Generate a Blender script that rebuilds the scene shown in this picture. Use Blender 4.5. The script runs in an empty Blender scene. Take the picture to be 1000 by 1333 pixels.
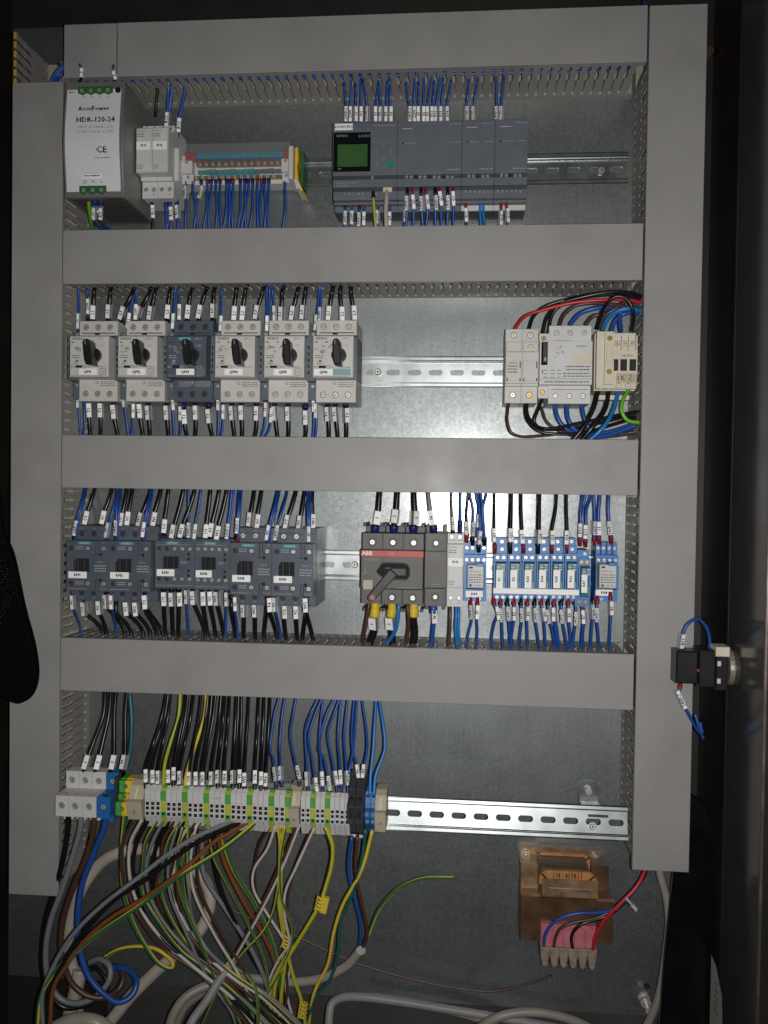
import bpy, math, random
from mathutils import Matrix, Vector
random.seed(7)
sc = bpy.context.scene
COL = sc.collection
# ------------------------------------------------------------------ camera, light, exposure
# millimetres: x right, z up, h out of the mounting plate (world = x, -h, z in metres)
CAM_D, YAW, PITCH, ROLL, FPX = 1031.338, 0.08533, 0.02171, 0.01409, 1121.966
cy, sy = math.cos(YAW), math.sin(YAW); cp, sp = math.cos(PITCH), math.sin(PITCH); cr, sr = math.cos(ROLL), math.sin(ROLL)
RM = Matrix(((cr,-sr,0),(sr,cr,0),(0,0,1))) @ Matrix(((1,0,0),(0,cp,-sp),(0,sp,cp))) @ Matrix(((cy,0,sy),(0,1,0),(-sy,0,cy)))
cd = bpy.data.cameras.new('camera'); cam = bpy.data.objects.new('camera', cd); COL.objects.link(cam)
def _w(r): return Vector((r[0], r[2], -r[1]))            # right, down, forward -> world
right, down, fwd = _w(RM[0]), _w(RM[1]), _w(RM[2])
m3 = Matrix((right, -down, -fwd)).transposed()
cam.matrix_world = Matrix.Translation((0, -CAM_D/1000, 0)) @ m3.to_4x4()
cd.sensor_fit = 'HORIZONTAL'; cd.sensor_width = 36; cd.lens = 36*FPX/1000
cd.clip_start = 0.01; cd.clip_end = 50
sc.camera = cam
w = bpy.data.worlds.new('World'); sc.world = w; w.use_nodes = True
w.node_tree.nodes['Background'].inputs[0].default_value = (1.0, 0.9, 0.78, 1)
w.node_tree.nodes['Background'].inputs[1].default_value = 0.012
ld = bpy.data.lights.new('phone_flash', 'SPOT'); lo = bpy.data.objects.new('phone_flash', ld); COL.objects.link(lo)
ld.energy = 27; ld.spot_size = math.radians(122); ld.spot_blend = 1.0; ld.shadow_soft_size = 0.006; ld.color = (1.0, 0.978, 0.955)
lo.location = (0.022, -CAM_D/1000 - 0.004, -0.004)
lo.rotation_euler = (-fwd).to_track_quat('Z', 'Y').to_euler()
sc.view_settings.view_transform = 'Standard'; sc.view_settings.look = 'None'
sc.view_settings.exposure = 0; sc.view_settings.gamma = 1
sc.render.resolution_x = 768; sc.render.resolution_y = 1024
sc.render.engine = 'CYCLES'

def P(px, py, h):
    """point of the place at height h above the plate that lies on the photo's pixel"""
    r = RM.transposed() @ Vector(((px-500)/FPX, (py-666.5)/FPX, 1))
    t = (CAM_D-h)/r[2]
    return (r[0]*t, -r[1]*t, h)
def Q(x, z, h):
    v = RM @ Vector((x, -z, CAM_D-h)); return 500+FPX*v[0]/v[2], 666.5+FPX*v[1]/v[2]
def R(l, r, t, b, h):
    ym = (t+b)/2; xm = (l+r)/2
    return P(l,ym,h)[0], P(r,ym,h)[0], P(xm,b,h)[1], P(xm,t,h)[1]

# ------------------------------------------------------------------ materials
def mat(name, rgb, rough=.5, metal=0, var=.10, scale=45, bump=0, spec=.5, alpha=1, emit=0, dirt=0, trans=0):
    m = bpy.data.materials.new(name); m.use_nodes = True
    nt = m.node_tree; b = nt.nodes['Principled BSDF']; N = nt.nodes.new; L = nt.links.new
    b.inputs['Base Color'].default_value = (*rgb, 1); b.inputs['Roughness'].default_value = rough
    b.inputs['Metallic'].default_value = metal; b.inputs['Specular IOR Level'].default_value = spec
    b.inputs['Alpha'].default_value = alpha; b.inputs['Transmission Weight'].default_value = trans
    if emit:
        b.inputs['Emission Color'].default_value = (*rgb, 1); b.inputs['Emission Strength'].default_value = emit
    if var or bump or dirt:
        tc = N('ShaderNodeTexCoord'); gm = N('ShaderNodeNewGeometry')
        no = N('ShaderNodeTexNoise'); no.inputs['Scale'].default_value = scale; no.inputs['Detail'].default_value = 6
        L(gm.outputs['Position'], no.inputs['Vector'])
        mr = N('ShaderNodeMapRange'); mr.inputs[1].default_value = .3; mr.inputs[2].default_value = .7
        mr.inputs[3].default_value = 1-var; mr.inputs[4].default_value = 1+var
        L(no.outputs[0], mr.inputs[0])
        mx = N('ShaderNodeMix'); mx.data_type = 'RGBA'; mx.blend_type = 'MULTIPLY'; mx.inputs[0].default_value = 1
        mx.inputs[6].default_value = (*rgb, 1); L(mr.outputs[0], mx.inputs[7])
        last = mx.outputs[2]
        if dirt:
            n2 = N('ShaderNodeTexNoise'); n2.inputs['Scale'].default_value = 9; n2.inputs['Detail'].default_value = 8; n2.inputs['Roughness'].default_value = .65
            L(gm.outputs['Position'], n2.inputs['Vector'])
            r2 = N('ShaderNodeMapRange'); r2.inputs[1].default_value = .56; r2.inputs[2].default_value = .78; r2.inputs[3].default_value = 0; r2.inputs[4].default_value = dirt
            L(n2.outputs[0], r2.inputs[0])
            m2 = N('ShaderNodeMix'); m2.data_type = 'RGBA'; L(r2.outputs[0], m2.inputs[0]); L(last, m2.inputs[6])
            m2.inputs[7].default_value = (rgb[0]*.5, rgb[1]*.44, rgb[2]*.36, 1); last = m2.outputs[2]
        L(last, b.inputs['Base Color'])
        rr = N('ShaderNodeMapRange'); rr.inputs[3].default_value = max(.03, rough-.07); rr.inputs[4].default_value = min(1, rough+.09)
        if dirt > .3:
            rr.inputs[1].default_value = .3; rr.inputs[2].default_value = .7; rr.inputs[3].default_value = rough-.1; rr.inputs[4].default_value = rough+.12
        L(no.outputs[0], rr.inputs[0]); L(rr.outputs[0], b.inputs['Roughness'])
        if bump:
            n3 = N('ShaderNodeTexNoise'); n3.inputs['Scale'].default_value = 900; n3.inputs['Detail'].default_value = 3
            L(gm.outputs['Position'], n3.inputs['Vector'])
            bp = N('ShaderNodeBump'); bp.inputs['Strength'].default_value = bump; bp.inputs['Distance'].default_value = .0004
            L(n3.outputs[0], bp.inputs['Height']); L(bp.outputs[0], b.inputs['Normal'])
            if bump >= .08 and bump < .5:                    # softly rounded moulded edges
                bv = N('ShaderNodeBevel'); bv.samples = 4; bv.inputs[0].default_value = .0007; L(bv.outputs[0], bp.inputs['Normal'])
    return m
M = {}
M['duct'] = mat('duct_grey_pvc', (.292,.285,.278), .50, var=.06, scale=14, bump=.05, dirt=.34)
M['ductin'] = mat('duct_wall_pvc', (.31,.295,.265), .55, var=.08, scale=30)
M['ducttip'] = mat('duct_tip_yellowed', (.5,.33,.05), .6, var=.2, scale=90)
M['white'] = mat('white_label', (.90,.90,.89), .5, var=.03)
M['lgrey'] = mat('light_grey_plastic', (.56,.55,.515), .46, var=.06, bump=.08, dirt=.12)
M['lgrey2'] = mat('pale_grey_plastic', (.58,.58,.57), .45, var=.05, bump=.08)
M['cream'] = mat('cream_plastic', (.62,.57,.45), .5, var=.06, dirt=.15)
M['beige'] = mat('beige_plastic', (.45,.40,.29), .5, var=.08)
M['anth'] = mat('anthracite_plastic', (.08,.097,.124), .42, var=.1, bump=.15)
M['anth2'] = mat('anthracite_dark_plastic', (.035,.04,.048), .45, var=.1, bump=.15)
M['side'] = mat('blue_grey_plastic', (.09,.115,.135), .5, var=.1)
M['plc'] = mat('slate_plastic', (.12,.14,.165), .45, var=.06, bump=.12)
M['black'] = mat('black_plastic', (.012,.012,.013), .35, var=.15)
M['hole'] = mat('dark_opening', (.008,.008,.009), .8, var=0)
M['swgrey'] = mat('switch_grey_plastic', (.10,.095,.09), .5, var=.08, bump=.15)
M['swgrey2'] = mat('switch_dark_plastic', (.05,.048,.046), .5, var=.08)
M['red'] = mat('red_plastic', (.27,.014,.018), .45)
M['redbar'] = mat('red_band', (.50,.085,.06), .5, var=.05)
M['tgreen'] = mat('terminal_green', (.028,.12,.04), .45)
M['spark'] = mat('mesh_glint', (.25,.25,.27), .3, .8, var=.3)
M['blue2'] = mat('feed_blue_plastic', (.016,.14,.40), .42, var=.1)
M['ringm'] = mat('dull_ring', (.22,.205,.17), .45, .3, var=.2)
M['blue'] = mat('blue_plastic', (.042,.20,.50), .42, var=.1)
M['blued'] = mat('deep_blue_plastic', (.045,.2,.47), .42, var=.1)
M['teal'] = mat('teal_print', (.02,.27,.28), .5, var=.04)
M['tealst'] = mat('pale_teal_sticker', (.19,.37,.36), .5, var=.03)
M['green'] = mat('green_plastic', (.07,.36,.06), .45)
M['lime'] = mat('yellow_green_plastic', (.42,.46,.05), .5)
M['yellow'] = mat('yellow_plastic', (.72,.50,.03), .5)
M['ink'] = mat('black_ink', (.02,.02,.022), .6, var=0)
M['inkg'] = mat('grey_ink', (.115,.11,.105), .6, var=0)
M['inkw'] = mat('white_ink', (.55,.55,.54), .6, var=0)
M['inkd'] = mat('faint_pale_ink', (.33,.34,.35), .6, var=0)
M['steel'] = mat('screw_steel', (.62,.60,.56), .38, .55, var=.15, scale=300)
M['rail'] = mat('zinc_rail', (.42,.455,.45), .32, .95, var=.08, scale=40)
M['brass'] = mat('brass', (.5,.3,.1), .35, 1, var=.15)
M['alu'] = mat('psu_aluminium', (.30,.295,.28), .42, .6, var=.06)
M['psuf'] = mat('psu_face_label', (.66,.69,.70), .45, var=.03, dirt=.05)
M['screen'] = mat('lcd_green', (.042,.115,.036), .18, var=.12, scale=50, spec=.8)
M['bezel'] = mat('bezel_black', (.006,.007,.008), .18, var=0)
M['keygreen'] = mat('green_key', (.0,.26,.09), .4)
M['key'] = mat('key_blue_grey', (.13,.17,.21), .45)
M['clear'] = mat('clear_sleeve', (.62,.62,.62), .22, var=0, alpha=.32)
M['acr'] = mat('clear_acrylic', (.75,.8,.8), .06, var=0, alpha=.05, spec=.8)
M['pink'] = mat('pink_plastic', (.50,.15,.19), .5, var=.15, scale=120)
M['palepink'] = mat('dirty_terminal_plastic', (.27,.215,.165), .5, var=.25, scale=160)
M['orange'] = mat('orange_bobbin', (.44,.20,.07), .4, var=.2, scale=90)
M['lam'] = mat('rusty_laminations', (.16,.088,.05), .34, .5, var=.3, scale=40, dirt=.45)
M['lamp_plate'] = mat('rusty_frame', (.34,.22,.12), .4, .5, var=.3, scale=60, dirt=.5)
M['wind'] = mat('copper_winding_tape', (.12,.075,.04), .35, .1, var=.3, scale=200)
M['encl'] = mat('enclosure_black', (.018,.016,.014), .45, var=.2, scale=12)
M['door'] = mat('door_dark_gloss', (.048,.045,.044), .13, var=.1, scale=12)
M['edge'] = mat('bare_edge_metal', (.5,.42,.36), .35, .8, var=.3)
M['fabric'] = mat('black_mesh_fabric', (.0014,.0014,.0016), .8, var=.3, scale=600, bump=.6, spec=.06)
M['sheet'] = mat('black_film', (.004,.004,.005), .25, var=.2)
M['wblue'] = mat('wire_blue', (.016,.075,.32), .36, var=.08)
M['wlblue'] = mat('wire_light_blue', (.015,.17,.46), .36, var=.08)
M['wdblue'] = mat('ferrule_dark_blue', (.012,.018,.13), .4, var=.08)
M['wblack'] = mat('wire_black', (.009,.009,.0095), .3, var=.1)
M['wgrey'] = mat('wire_grey', (.19,.20,.215), .4, var=.08)
M['wwhite'] = mat('wire_lilac_white', (.55,.50,.49), .4, var=.08)
M['wbrown'] = mat('wire_brown', (.075,.035,.025), .38, var=.1)
M['worange'] = mat('wire_orange_brown', (.20,.065,.02), .38, var=.08)
M['wred'] = mat('wire_red', (.5,.016,.022), .38, var=.05)
M['wgreen'] = mat('wire_green', (.02,.13,.05), .38, var=.08)
M['wteal'] = mat('wire_teal', (.015,.11,.09), .38, var=.08)
M['teal2'] = mat('teal_plastic', (.008,.22,.27), .38, var=.08)
M['teal3'] = mat('relay_body_teal', (.02,.11,.16), .25, var=.15)
M['slotend'] = mat('pale_slot_pvc', (.52,.50,.46), .55, var=.15, scale=200)
M['wbteal'] = mat('wire_petrol', (.012,.10,.13), .38, var=.08)
M['wyellow'] = mat('wire_yellow', (.70,.50,.05), .4, var=.08)
M['wygreen'] = mat('wire_yellow_green', (.42,.45,.03), .4, var=.08)
M['wlime'] = mat('wire_lime', (.16,.5,.03), .4, var=.08)
M['cable'] = mat('cable_grey', (.27,.245,.21), .45, var=.1, dirt=.3)
M['cable2'] = mat('cable_dark_grey', (.26,.255,.25), .45, var=.1)
M['cablew'] = mat('cable_white', (.40,.36,.31), .45, var=.1, dirt=.35)
M['sill'] = mat('sill_grey_metal', (.075,.073,.068), .45, .3, var=.2, scale=15)
M['paper'] = mat('paper_sticker', (.45,.43,.40), .6, var=.05)
M['zip'] = mat('nylon_tie', (.45,.43,.40), .4)
# galvanised mounting plate: zinc with spangle, cloudy oxide and fine rolling streaks
def galv():
    m = bpy.data.materials.new('galvanised_plate'); m.use_nodes = True
    nt = m.node_tree; b = nt.nodes['Principled BSDF']; N = nt.nodes.new; L = nt.links.new
    gm = N('ShaderNodeNewGeometry')
    vo = N('ShaderNodeTexVoronoi'); vo.inputs['Scale'].default_value = 330; L(gm.outputs['Position'], vo.inputs['Vector'])
    n1 = N('ShaderNodeTexNoise'); n1.inputs['Scale'].default_value = 8; n1.inputs['Detail'].default_value = 9; n1.inputs['Roughness'].default_value = .7
    L(gm.outputs['Position'], n1.inputs['Vector'])
    mp = N('ShaderNodeMapping'); mp.inputs['Scale'].default_value = (420, 1, 9); L(gm.outputs['Position'], mp.inputs['Vector'])
    n2 = N('ShaderNodeTexNoise'); n2.inputs['Scale'].default_value = 1; n2.inputs['Detail'].default_value = 4; L(mp.outputs[0], n2.inputs['Vector'])
    sx = N('ShaderNodeSeparateColor'); L(vo.outputs['Color'], sx.inputs[0])
    a1 = N('ShaderNodeMath'); a1.operation = 'MULTIPLY_ADD'; L(sx.outputs[0], a1.inputs[0]); a1.inputs[1].default_value = .08; a1.inputs[2].default_value = .40
    a2 = N('ShaderNodeMath'); a2.operation = 'MULTIPLY_ADD'; L(n1.outputs[0], a2.inputs[0]); a2.inputs[1].default_value = .12; L(a1.outputs[0], a2.inputs[2])
    L(a2.outputs[0], b.inputs['Roughness'])
    cr_ = N('ShaderNodeValToRGB'); cr_.color_ramp.elements[0].position = .3; cr_.color_ramp.elements[1].position = .7
    cr_.color_ramp.elements[0].color = (.205,.232,.236,1); cr_.color_ramp.elements[1].color = (.315,.338,.338,1)
    a3 = N('ShaderNodeMath'); a3.operation = 'MULTIPLY_ADD'; L(n2.outputs[0], a3.inputs[0]); a3.inputs[1].default_value = .34; 
    a4 = N('ShaderNodeMath'); a4.operation = 'MULTIPLY_ADD'; L(n1.outputs[0], a4.inputs[0]); a4.inputs[1].default_value = .3; a4.inputs[2].default_value = .2
    L(a4.outputs[0], a3.inputs[2]); L(a3.outputs[0], cr_.inputs[0])
    n3 = N('ShaderNodeTexNoise'); n3.inputs['Scale'].default_value = 520; n3.inputs['Detail'].default_value = 3; L(gm.outputs['Position'], n3.inputs['Vector'])
    r3 = N('ShaderNodeMapRange'); r3.inputs[1].default_value = .36; r3.inputs[2].default_value = .6; r3.inputs[3].default_value = .86; r3.inputs[4].default_value = 1.04
    L(n3.outputs[0], r3.inputs[0])
    n4 = N('ShaderNodeTexNoise'); n4.inputs['Scale'].default_value = 34; n4.inputs['Detail'].default_value = 8; n4.inputs['Roughness'].default_value = .75; L(gm.outputs['Position'], n4.inputs['Vector'])
    r4_ = N('ShaderNodeMapRange'); r4_.inputs[1].default_value = .35; r4_.inputs[2].default_value = .65; r4_.inputs[3].default_value = .95; r4_.inputs[4].default_value = 1.04
    L(n4.outputs[0], r4_.inputs[0])
    mm = N('ShaderNodeMath'); mm.operation = 'MULTIPLY'; L(r3.outputs[0], mm.inputs[0]); L(r4_.outputs[0], mm.inputs[1])
    mc = N('ShaderNodeMix'); mc.data_type = 'RGBA'; mc.blend_type = 'MULTIPLY'; mc.inputs[0].default_value = 1
    L(cr_.outputs[0], mc.inputs[6]); L(mm.outputs[0], mc.inputs[7]); L(mc.outputs[2], b.inputs['Base Color'])
    b.inputs['Metallic'].default_value = .90
    n5 = N('ShaderNodeTexNoise'); n5.inputs['Scale'].default_value = 6; n5.inputs['Detail'].default_value = 2; L(gm.outputs['Position'], n5.inputs['Vector'])
    bw = N('ShaderNodeBump'); bw.inputs['Strength'].default_value = 1; bw.inputs['Distance'].default_value = .0025; L(n5.outputs[0], bw.inputs['Height'])
    bp = N('ShaderNodeBump'); bp.inputs['Strength'].default_value = .12; bp.inputs['Distance'].default_value = .0003; L(bw.outputs[0], bp.inputs['Normal'])
    L(sx.outputs[1], bp.inputs['Height']); L(bp.outputs[0], b.inputs['Normal'])
    g2 = N('ShaderNodeBsdfGlossy'); g2.inputs['Roughness'].default_value = .2; g2.inputs['Color'].default_value = (.5,.5,.48,1)   # the bright rolled skin of the zinc
    ms = N('ShaderNodeMixShader'); ms.inputs[0].default_value = .17
    L(b.outputs[0], ms.inputs[1]); L(g2.outputs[0], ms.inputs[2]); L(ms.outputs[0], nt.nodes['Material Output'].inputs['Surface'])
    return m
M['galv'] = galv()

# ------------------------------------------------------------------ mesh helpers
_txt = {}
def glyphs(s):
    if s not in _txt:
        c = bpy.data.curves.new('t', 'FONT'); c.body = s; c.resolution_u = 1; c.align_x = 'CENTER'; c.align_y = 'CENTER'
        o = bpy.data.objects.new('t', c)
        me = bpy.data.meshes.new_from_object(o)
        _txt[s] = ([(v.co.x, v.co.y) for v in me.vertices], [tuple(p.vertices) for p in me.polygons])
        bpy.data.objects.remove(o); bpy.data.curves.remove(c); bpy.data.meshes.remove(me)
    return _txt[s]

class MB:
    def __init__(s, mt='lgrey'): s.v=[]; s.f=[]; s.m=[]; s.mats=[]; s.d=mt; s.sm=[]
    def mi(s, m):
        m = m or s.d
        if m not in s.mats: s.mats.append(m)
        return s.mats.index(m)
    def add(s, vs, fs, m=None, smooth=False):
        o = len(s.v); s.v += vs; k = s.mi(m)
        for f in fs: s.f.append(tuple(o+i for i in f)); s.m.append(k); s.sm.append(smooth)
    def box(s, x0,x1,z0,z1,h0,h1, m=None, c=0):
        if c:
            vs = [(x,z,h0) for x,z in ((x0,z0),(x1,z0),(x1,z1),(x0,z1))]+[(x,z,h1-c) for x,z in ((x0,z0),(x1,z0),(x1,z1),(x0,z1))]+[(x,z,h1) for x,z in ((x0+c,z0+c),(x1-c,z0+c),(x1-c,z1-c),(x0+c,z1-c))]
            fs = [(3,2,1,0),(8,9,10,11)]
            for i in range(4):
                j=(i+1)%4; fs += [(i,j,4+j,4+i),(4+i,4+j,8+j,8+i)]
        else:
            vs = [(x,z,h) for h in (h0,h1) for x,z in ((x0,z0),(x1,z0),(x1,z1),(x0,z1))]
            fs = [(3,2,1,0),(4,5,6,7)]+[(i,(i+1)%4,4+(i+1)%4,4+i) for i in range(4)]
        s.add(vs, fs, m)
    def poly(s, pts, h0, h1, m=None, c=0):
        n = len(pts)
        if sum(pts[i][0]*pts[(i+1)%n][1]-pts[(i+1)%n][0]*pts[i][1] for i in range(n)) < 0: pts = pts[::-1]
        if c:
            ins = []
            for i in range(n):
                a, b, d = Vector(pts[i-1]), Vector(pts[i]), Vector(pts[(i+1)%n])
                e1, e2 = (b-a).normalized(), (d-b).normalized()
                nn = Vector((-e1.y-e2.y, e1.x+e2.x)); L = nn.length
                nn = nn/L if L > 1e-6 else Vector((-e1.y, e1.x))
                ins.append(tuple(b+nn*c*min(1.8, 2/max(L, .9))))
            vs = [(x,z,h0) for x,z in pts]+[(x,z,h1-c) for x,z in pts]+[(x,z,h1) for x,z in ins]
            fs = [tuple(range(n))[::-1], tuple(range(2*n,3*n))]
            for i in range(n):
                j=(i+1)%n; fs += [(i,j,n+j,n+i),(n+i,n+j,2*n+j,2*n+i)]
        else:
            vs = [(x,z,h) for h in (h0,h1) for x,z in pts]
            fs = [tuple(range(n))[::-1], tuple(range(n,2*n))]+[(i,(i+1)%n,n+(i+1)%n,n+i) for i in range(n)]
        s.add(vs, fs, m)
    def prof(s, pts, x0, x1, m=None):           # outline in (z, h), extruded along x
        n = len(pts)
        if sum(pts[i][0]*pts[(i+1)%n][1]-pts[(i+1)%n][0]*pts[i][1] for i in range(n)) < 0: pts = pts[::-1]
        vs = [(x,z,h) for x in (x0,x1) for z,h in pts]
        s.add(vs, [tuple(range(n))[::-1], tuple(range(n,2*n))]+[(i,(i+1)%n,n+(i+1)%n,n+i) for i in range(n)], m)
    def cyl(s, x,z,r,h0,h1, m=None, n=14, r1=None):
        r1 = r if r1 is None else r1
        vs = [(x+q*math.cos(2*math.pi*i/n), z+q*math.sin(2*math.pi*i/n), h) for h,q in ((h0,r),(h1,r1)) for i in range(n)]
        s.add(vs, [tuple(range(n))[::-1], tuple(range(n,2*n))]+[(i,(i+1)%n,n+(i+1)%n,n+i) for i in range(n)], m)
    def ring(s, x,z,r0,r1,h0,h1, m=None, n=14):  # r0 outer, r1 inner
        vs = [(x+q*math.cos(2*math.pi*i/n), z+q*math.sin(2*math.pi*i/n), h) for h,q in ((h0,r0),(h1,r0),(h1,r1),(h0,r1)) for i in range(n)]
        fs = []
        for k in range(3):
            for i in range(n): fs.append((k*n+i, k*n+(i+1)%n, (k+1)*n+(i+1)%n, (k+1)*n+i))
        s.add(vs, fs, m)
    def tube(s, pts, r, m=None, n=8, m2=None, twist=0, cap=True):
        """tube along (x,z,h) points; m2 colours the second half of the round (two-colour insulation)"""
        pts = [Vector(p) for p in pts]; k = len(pts); o = len(s.v)
        up = Vector((0.13,0.21,1)).normalized(); prev = None
        for i, p in enumerate(pts):
            t = (pts[min(i+1,k-1)]-pts[max(i-1,0)]); t = t.normalized() if t.length > 1e-6 else Vector((0,-1,0))
            if prev is None:
                a = up.cross(t)
                if a.length < .05: a = Vector((1,0,0)).cross(t)
            else: a = prev - t*prev.dot(t)
            a.normalize(); prev = a; b = t.cross(a)
            rr = r[i] if isinstance(r, (list,tuple)) else r
            for j in range(n):
                an = 2*math.pi*j/n + twist*i
                q = p + (a*math.cos(an)+b*math.sin(an))*rr; s.v.append(tuple(q))
        A, B = s.mi(m), s.mi(m2 or m)
        for i in range(k-1):
            for j in range(n):
                s.f.append((o+i*n+j, o+i*n+(j+1)%n, o+(i+1)*n+(j+1)%n, o+(i+1)*n+j)); s.m.append(A if (not m2 or j*8//n in (0,1,4)) else B); s.sm.append(True)
        if cap:
            s.f.append(tuple(o+j for j in range(n))[::-1]); s.m.append(A); s.sm.append(False)
            s.f.append(tuple(o+(k-1)*n+j for j in range(n))); s.m.append(A); s.sm.append(False)
    def bold(s, t, x, z, h, size, m='ink', rot=0, k=.25):
        for i,(a,b) in enumerate(((-k,0),(k,0),(0,k*.6),(0,-k*.6))): s.text(t,x+a,z+b,h+i*.012,size,m,rot)
    def text(s, t, x, z, h, size, m='ink', rot=0, wide=1.0, align='C'):
        vs, fs = glyphs(t); c, q = math.cos(rot), math.sin(rot)
        dx = 0
        if align == 'L' and vs: dx = -min(a for a,_ in vs)
        if align == 'R' and vs: dx = -max(a for a,_ in vs)
        s.add([(x+((a+dx)*wide*c-b*q)*size, z+((a+dx)*wide*q+b*c)*size, h) for a,b in vs], fs, m)
    def rect(s, x0,x1,z0,z1,h, m): s.add([(x0,z0,h),(x1,z0,h),(x1,z1,h),(x0,z1,h)], [(0,1,2,3)], m)
    def lines(s, x0,x1,z0,z1,h, n, m, seed=0):   # rows of small print too fine to read
        rr = random.Random(seed); dz = (z1-z0)/n
        for i in range(n):
            x = x0
            while x < x1-.6:
                l = rr.uniform(.8, 3); e = min(x+l, x1); s.rect(x, e, z1-(i+.7)*dz, z1-(i+.28)*dz, h, m); x = e+rr.uniform(.4,.9)
    def field(s, x0,x1,z0,z1,h0, levels, m=None):
        """stepped solid: rectangles (xa,xb,za,zb,h[,mat]) painted over a base"""
        xs = sorted({round(q,3) for l in levels for q in l[:2] if x0 <= q <= x1}|{round(x0,3),round(x1,3)})
        zs = sorted({round(q,3) for l in levels for q in l[2:4] if z0 <= q <= z1}|{round(z0,3),round(z1,3)})
        nx, nz = len(xs)-1, len(zs)-1
        H = [[h0]*nz for _ in range(nx)]; T = [[m or s.d]*nz for _ in range(nx)]
        for l in levels:
            for i in range(nx):
                if xs[i] >= l[0]-1e-3 and xs[i+1] <= l[1]+1e-3:
                    for j in range(nz):
                        if zs[j] >= l[2]-1e-3 and zs[j+1] <= l[3]+1e-3:
                            H[i][j] = l[4]; T[i][j] = l[5] if len(l) > 5 else (m or s.d)
        for i in range(nx):
            for j in range(nz):
                a,b,c,d,h = xs[i],xs[i+1],zs[j],zs[j+1],H[i][j]
                if h > h0: s.rect(a,b,c,d,h,T[i][j])
                for di,dj in ((1,0),(-1,0),(0,1),(0,-1)):
                    u,v = i+di, j+dj
                    g = H[u][v] if 0 <= u < nx and 0 <= v < nz else h0
                    if h > g+1e-6:
                        tm = T[i][j]
                        if   di == 1: q = [(b,c,g),(b,d,g),(b,d,h),(b,c,h)]
                        elif di == -1: q = [(a,d,g),(a,c,g),(a,c,h),(a,d,h)]
                        elif dj == 1: q = [(b,d,g),(a,d,g),(a,d,h),(b,d,h)]
                        else: q = [(a,c,g),(b,c,g),(b,c,h),(a,c,h)]
                        s.add(q, [(0,1,2,3)], tm)
    def mesh(s, name, o=(0,0,0)):
        me = bpy.data.meshes.new(name)
        me.from_pydata([((x-o[0])/1000, -(h-o[2])/1000, (z-o[1])/1000) for x,z,h in s.v], [], s.f)
        for k in s.mats: me.materials.append(M[k])
        me.polygons.foreach_set('material_index', s.m); me.polygons.foreach_set('use_smooth', s.sm)
        me.update(); return me
ORG = {}
def org(o): return ORG[o.name] if o else (0,0,0)
def put(name, me, par, at):
    """link mesh me; at = (x,z,h) in mm"""
    ob = bpy.data.objects.new(name, me); COL.objects.link(ob); ORG[ob.name] = at
    po = org(par)
    ob.location = ((at[0]-po[0])/1000, -(at[2]-po[2])/1000, (at[1]-po[1])/1000)
    if par: ob.parent = par
    return ob
def part(name, mb, par, label=None):
    at = org(par); ob = put(name, mb.mesh(name, at), par, at)
    if label: ob['label'] = label
    return ob
def tag(o, label, cat, group=None, kind=None):
    if kind: o['kind'] = kind
    if label: o['label'] = label
    if cat: o['category'] = cat
    if group: o['group'] = group
    return o
def thing(name, label, cat, at, group=None):
    o = bpy.data.objects.new(name, None); COL.objects.link(o); o.empty_display_size = .01
    ORG[o.name] = at; o.location = (at[0]/1000, -at[2]/1000, at[1]/1000)
    return tag(o, label, cat, group)
def solid(name, mb, at, label=None, cat=None, group=None, kind=None):
    return tag(put(name, mb.mesh(name, at), None, at), label, cat, group, kind)
_screw = {}
def screw(par, x, z, h, r=2.6, kind='steel', well=None, name='terminal_screw'):
    """slotted screw head in a round well standing on the surface h"""
    key = (kind, well, round(r,1))
    if key not in _screw:
        b = MB(kind)
        if well: b.ring(0,0,r*1.38,r*1.08,-.2,.9,well,14); b.cyl(0,0,r*1.1,-.2,.06,'hole',14)
        b.cyl(0,0,r,-.5,.35,kind,14,r*.9)
        b.box(-r*.8,r*.8,-.22,.22,.2,.42,'hole'); b.box(-.2,.2,-r*.45,r*.45,.2,.43,'hole')
        _screw[key] = b.mesh(name)
    ob = put(name, _screw[key], par, (x,z,h)); ob.rotation_euler = (0, random.uniform(0,3.1), 0)
    return ob
# ------------------------------------------------------------------ setting: plate, enclosure
L0,L1,R0,R1 = -511.1,-451.7,195.2,255.1
LT,LB,RT,RB = 459.8,-469.9,522.6,-405.2
ROWS = dict(T1=(523.2,463.7), T2=(292.8,232.2), T3=(61.3,1.4), T4=(-170.3,-231.0))
HD = 83.5
b = MB('galv'); b.box(-556,262,-612,566,-2.5,0)
b.box(-556,262,-614.5,-612,-14,0)                     # folded lower edge
plate = solid('mounting_plate', b, (0,-614,0), kind='structure')
b = MB('encl'); b.box(-575,300,-700,640,-32,-30)
solid('enclosure_back', b, (0,-700,-32), kind='structure')
b = MB('encl'); b.box(-577,-573,-700,640,-30,150); solid('enclosure_wall_left', b, (-575,-700,-30), kind='structure')
b = MB('encl'); b.box(-573,296,636,640,-30,150); solid('enclosure_ceiling', b, (0,636,-30), kind='structure')
b = MB('encl'); b.box(-573,296,-704,-700,-30,240); solid('enclosure_floor', b, (0,-704,-30), kind='structure')
b = MB('encl'); b.box(293,297,-700,640,-30,96); b.box(286,293,-700,640,88,97)
solid('enclosure_wall_right', b, (295,-700,-30), kind='structure')
dr = thing('cabinet_door', 'open dark glossy cabinet door standing along the right edge', 'door', (286,-700,100))
b = MB('door'); b.box(286,289,-700,640,100,205); part('door_panel', b, dr)
b = MB('edge'); b.tube([(287.5,-700,207),(287.5,640,207)],1.6,'edge',8); part('door_edge', b, dr)
b = MB('encl'); b.box(289.2,330,-700,640,196,204); part('door_skin', b, dr)

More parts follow.
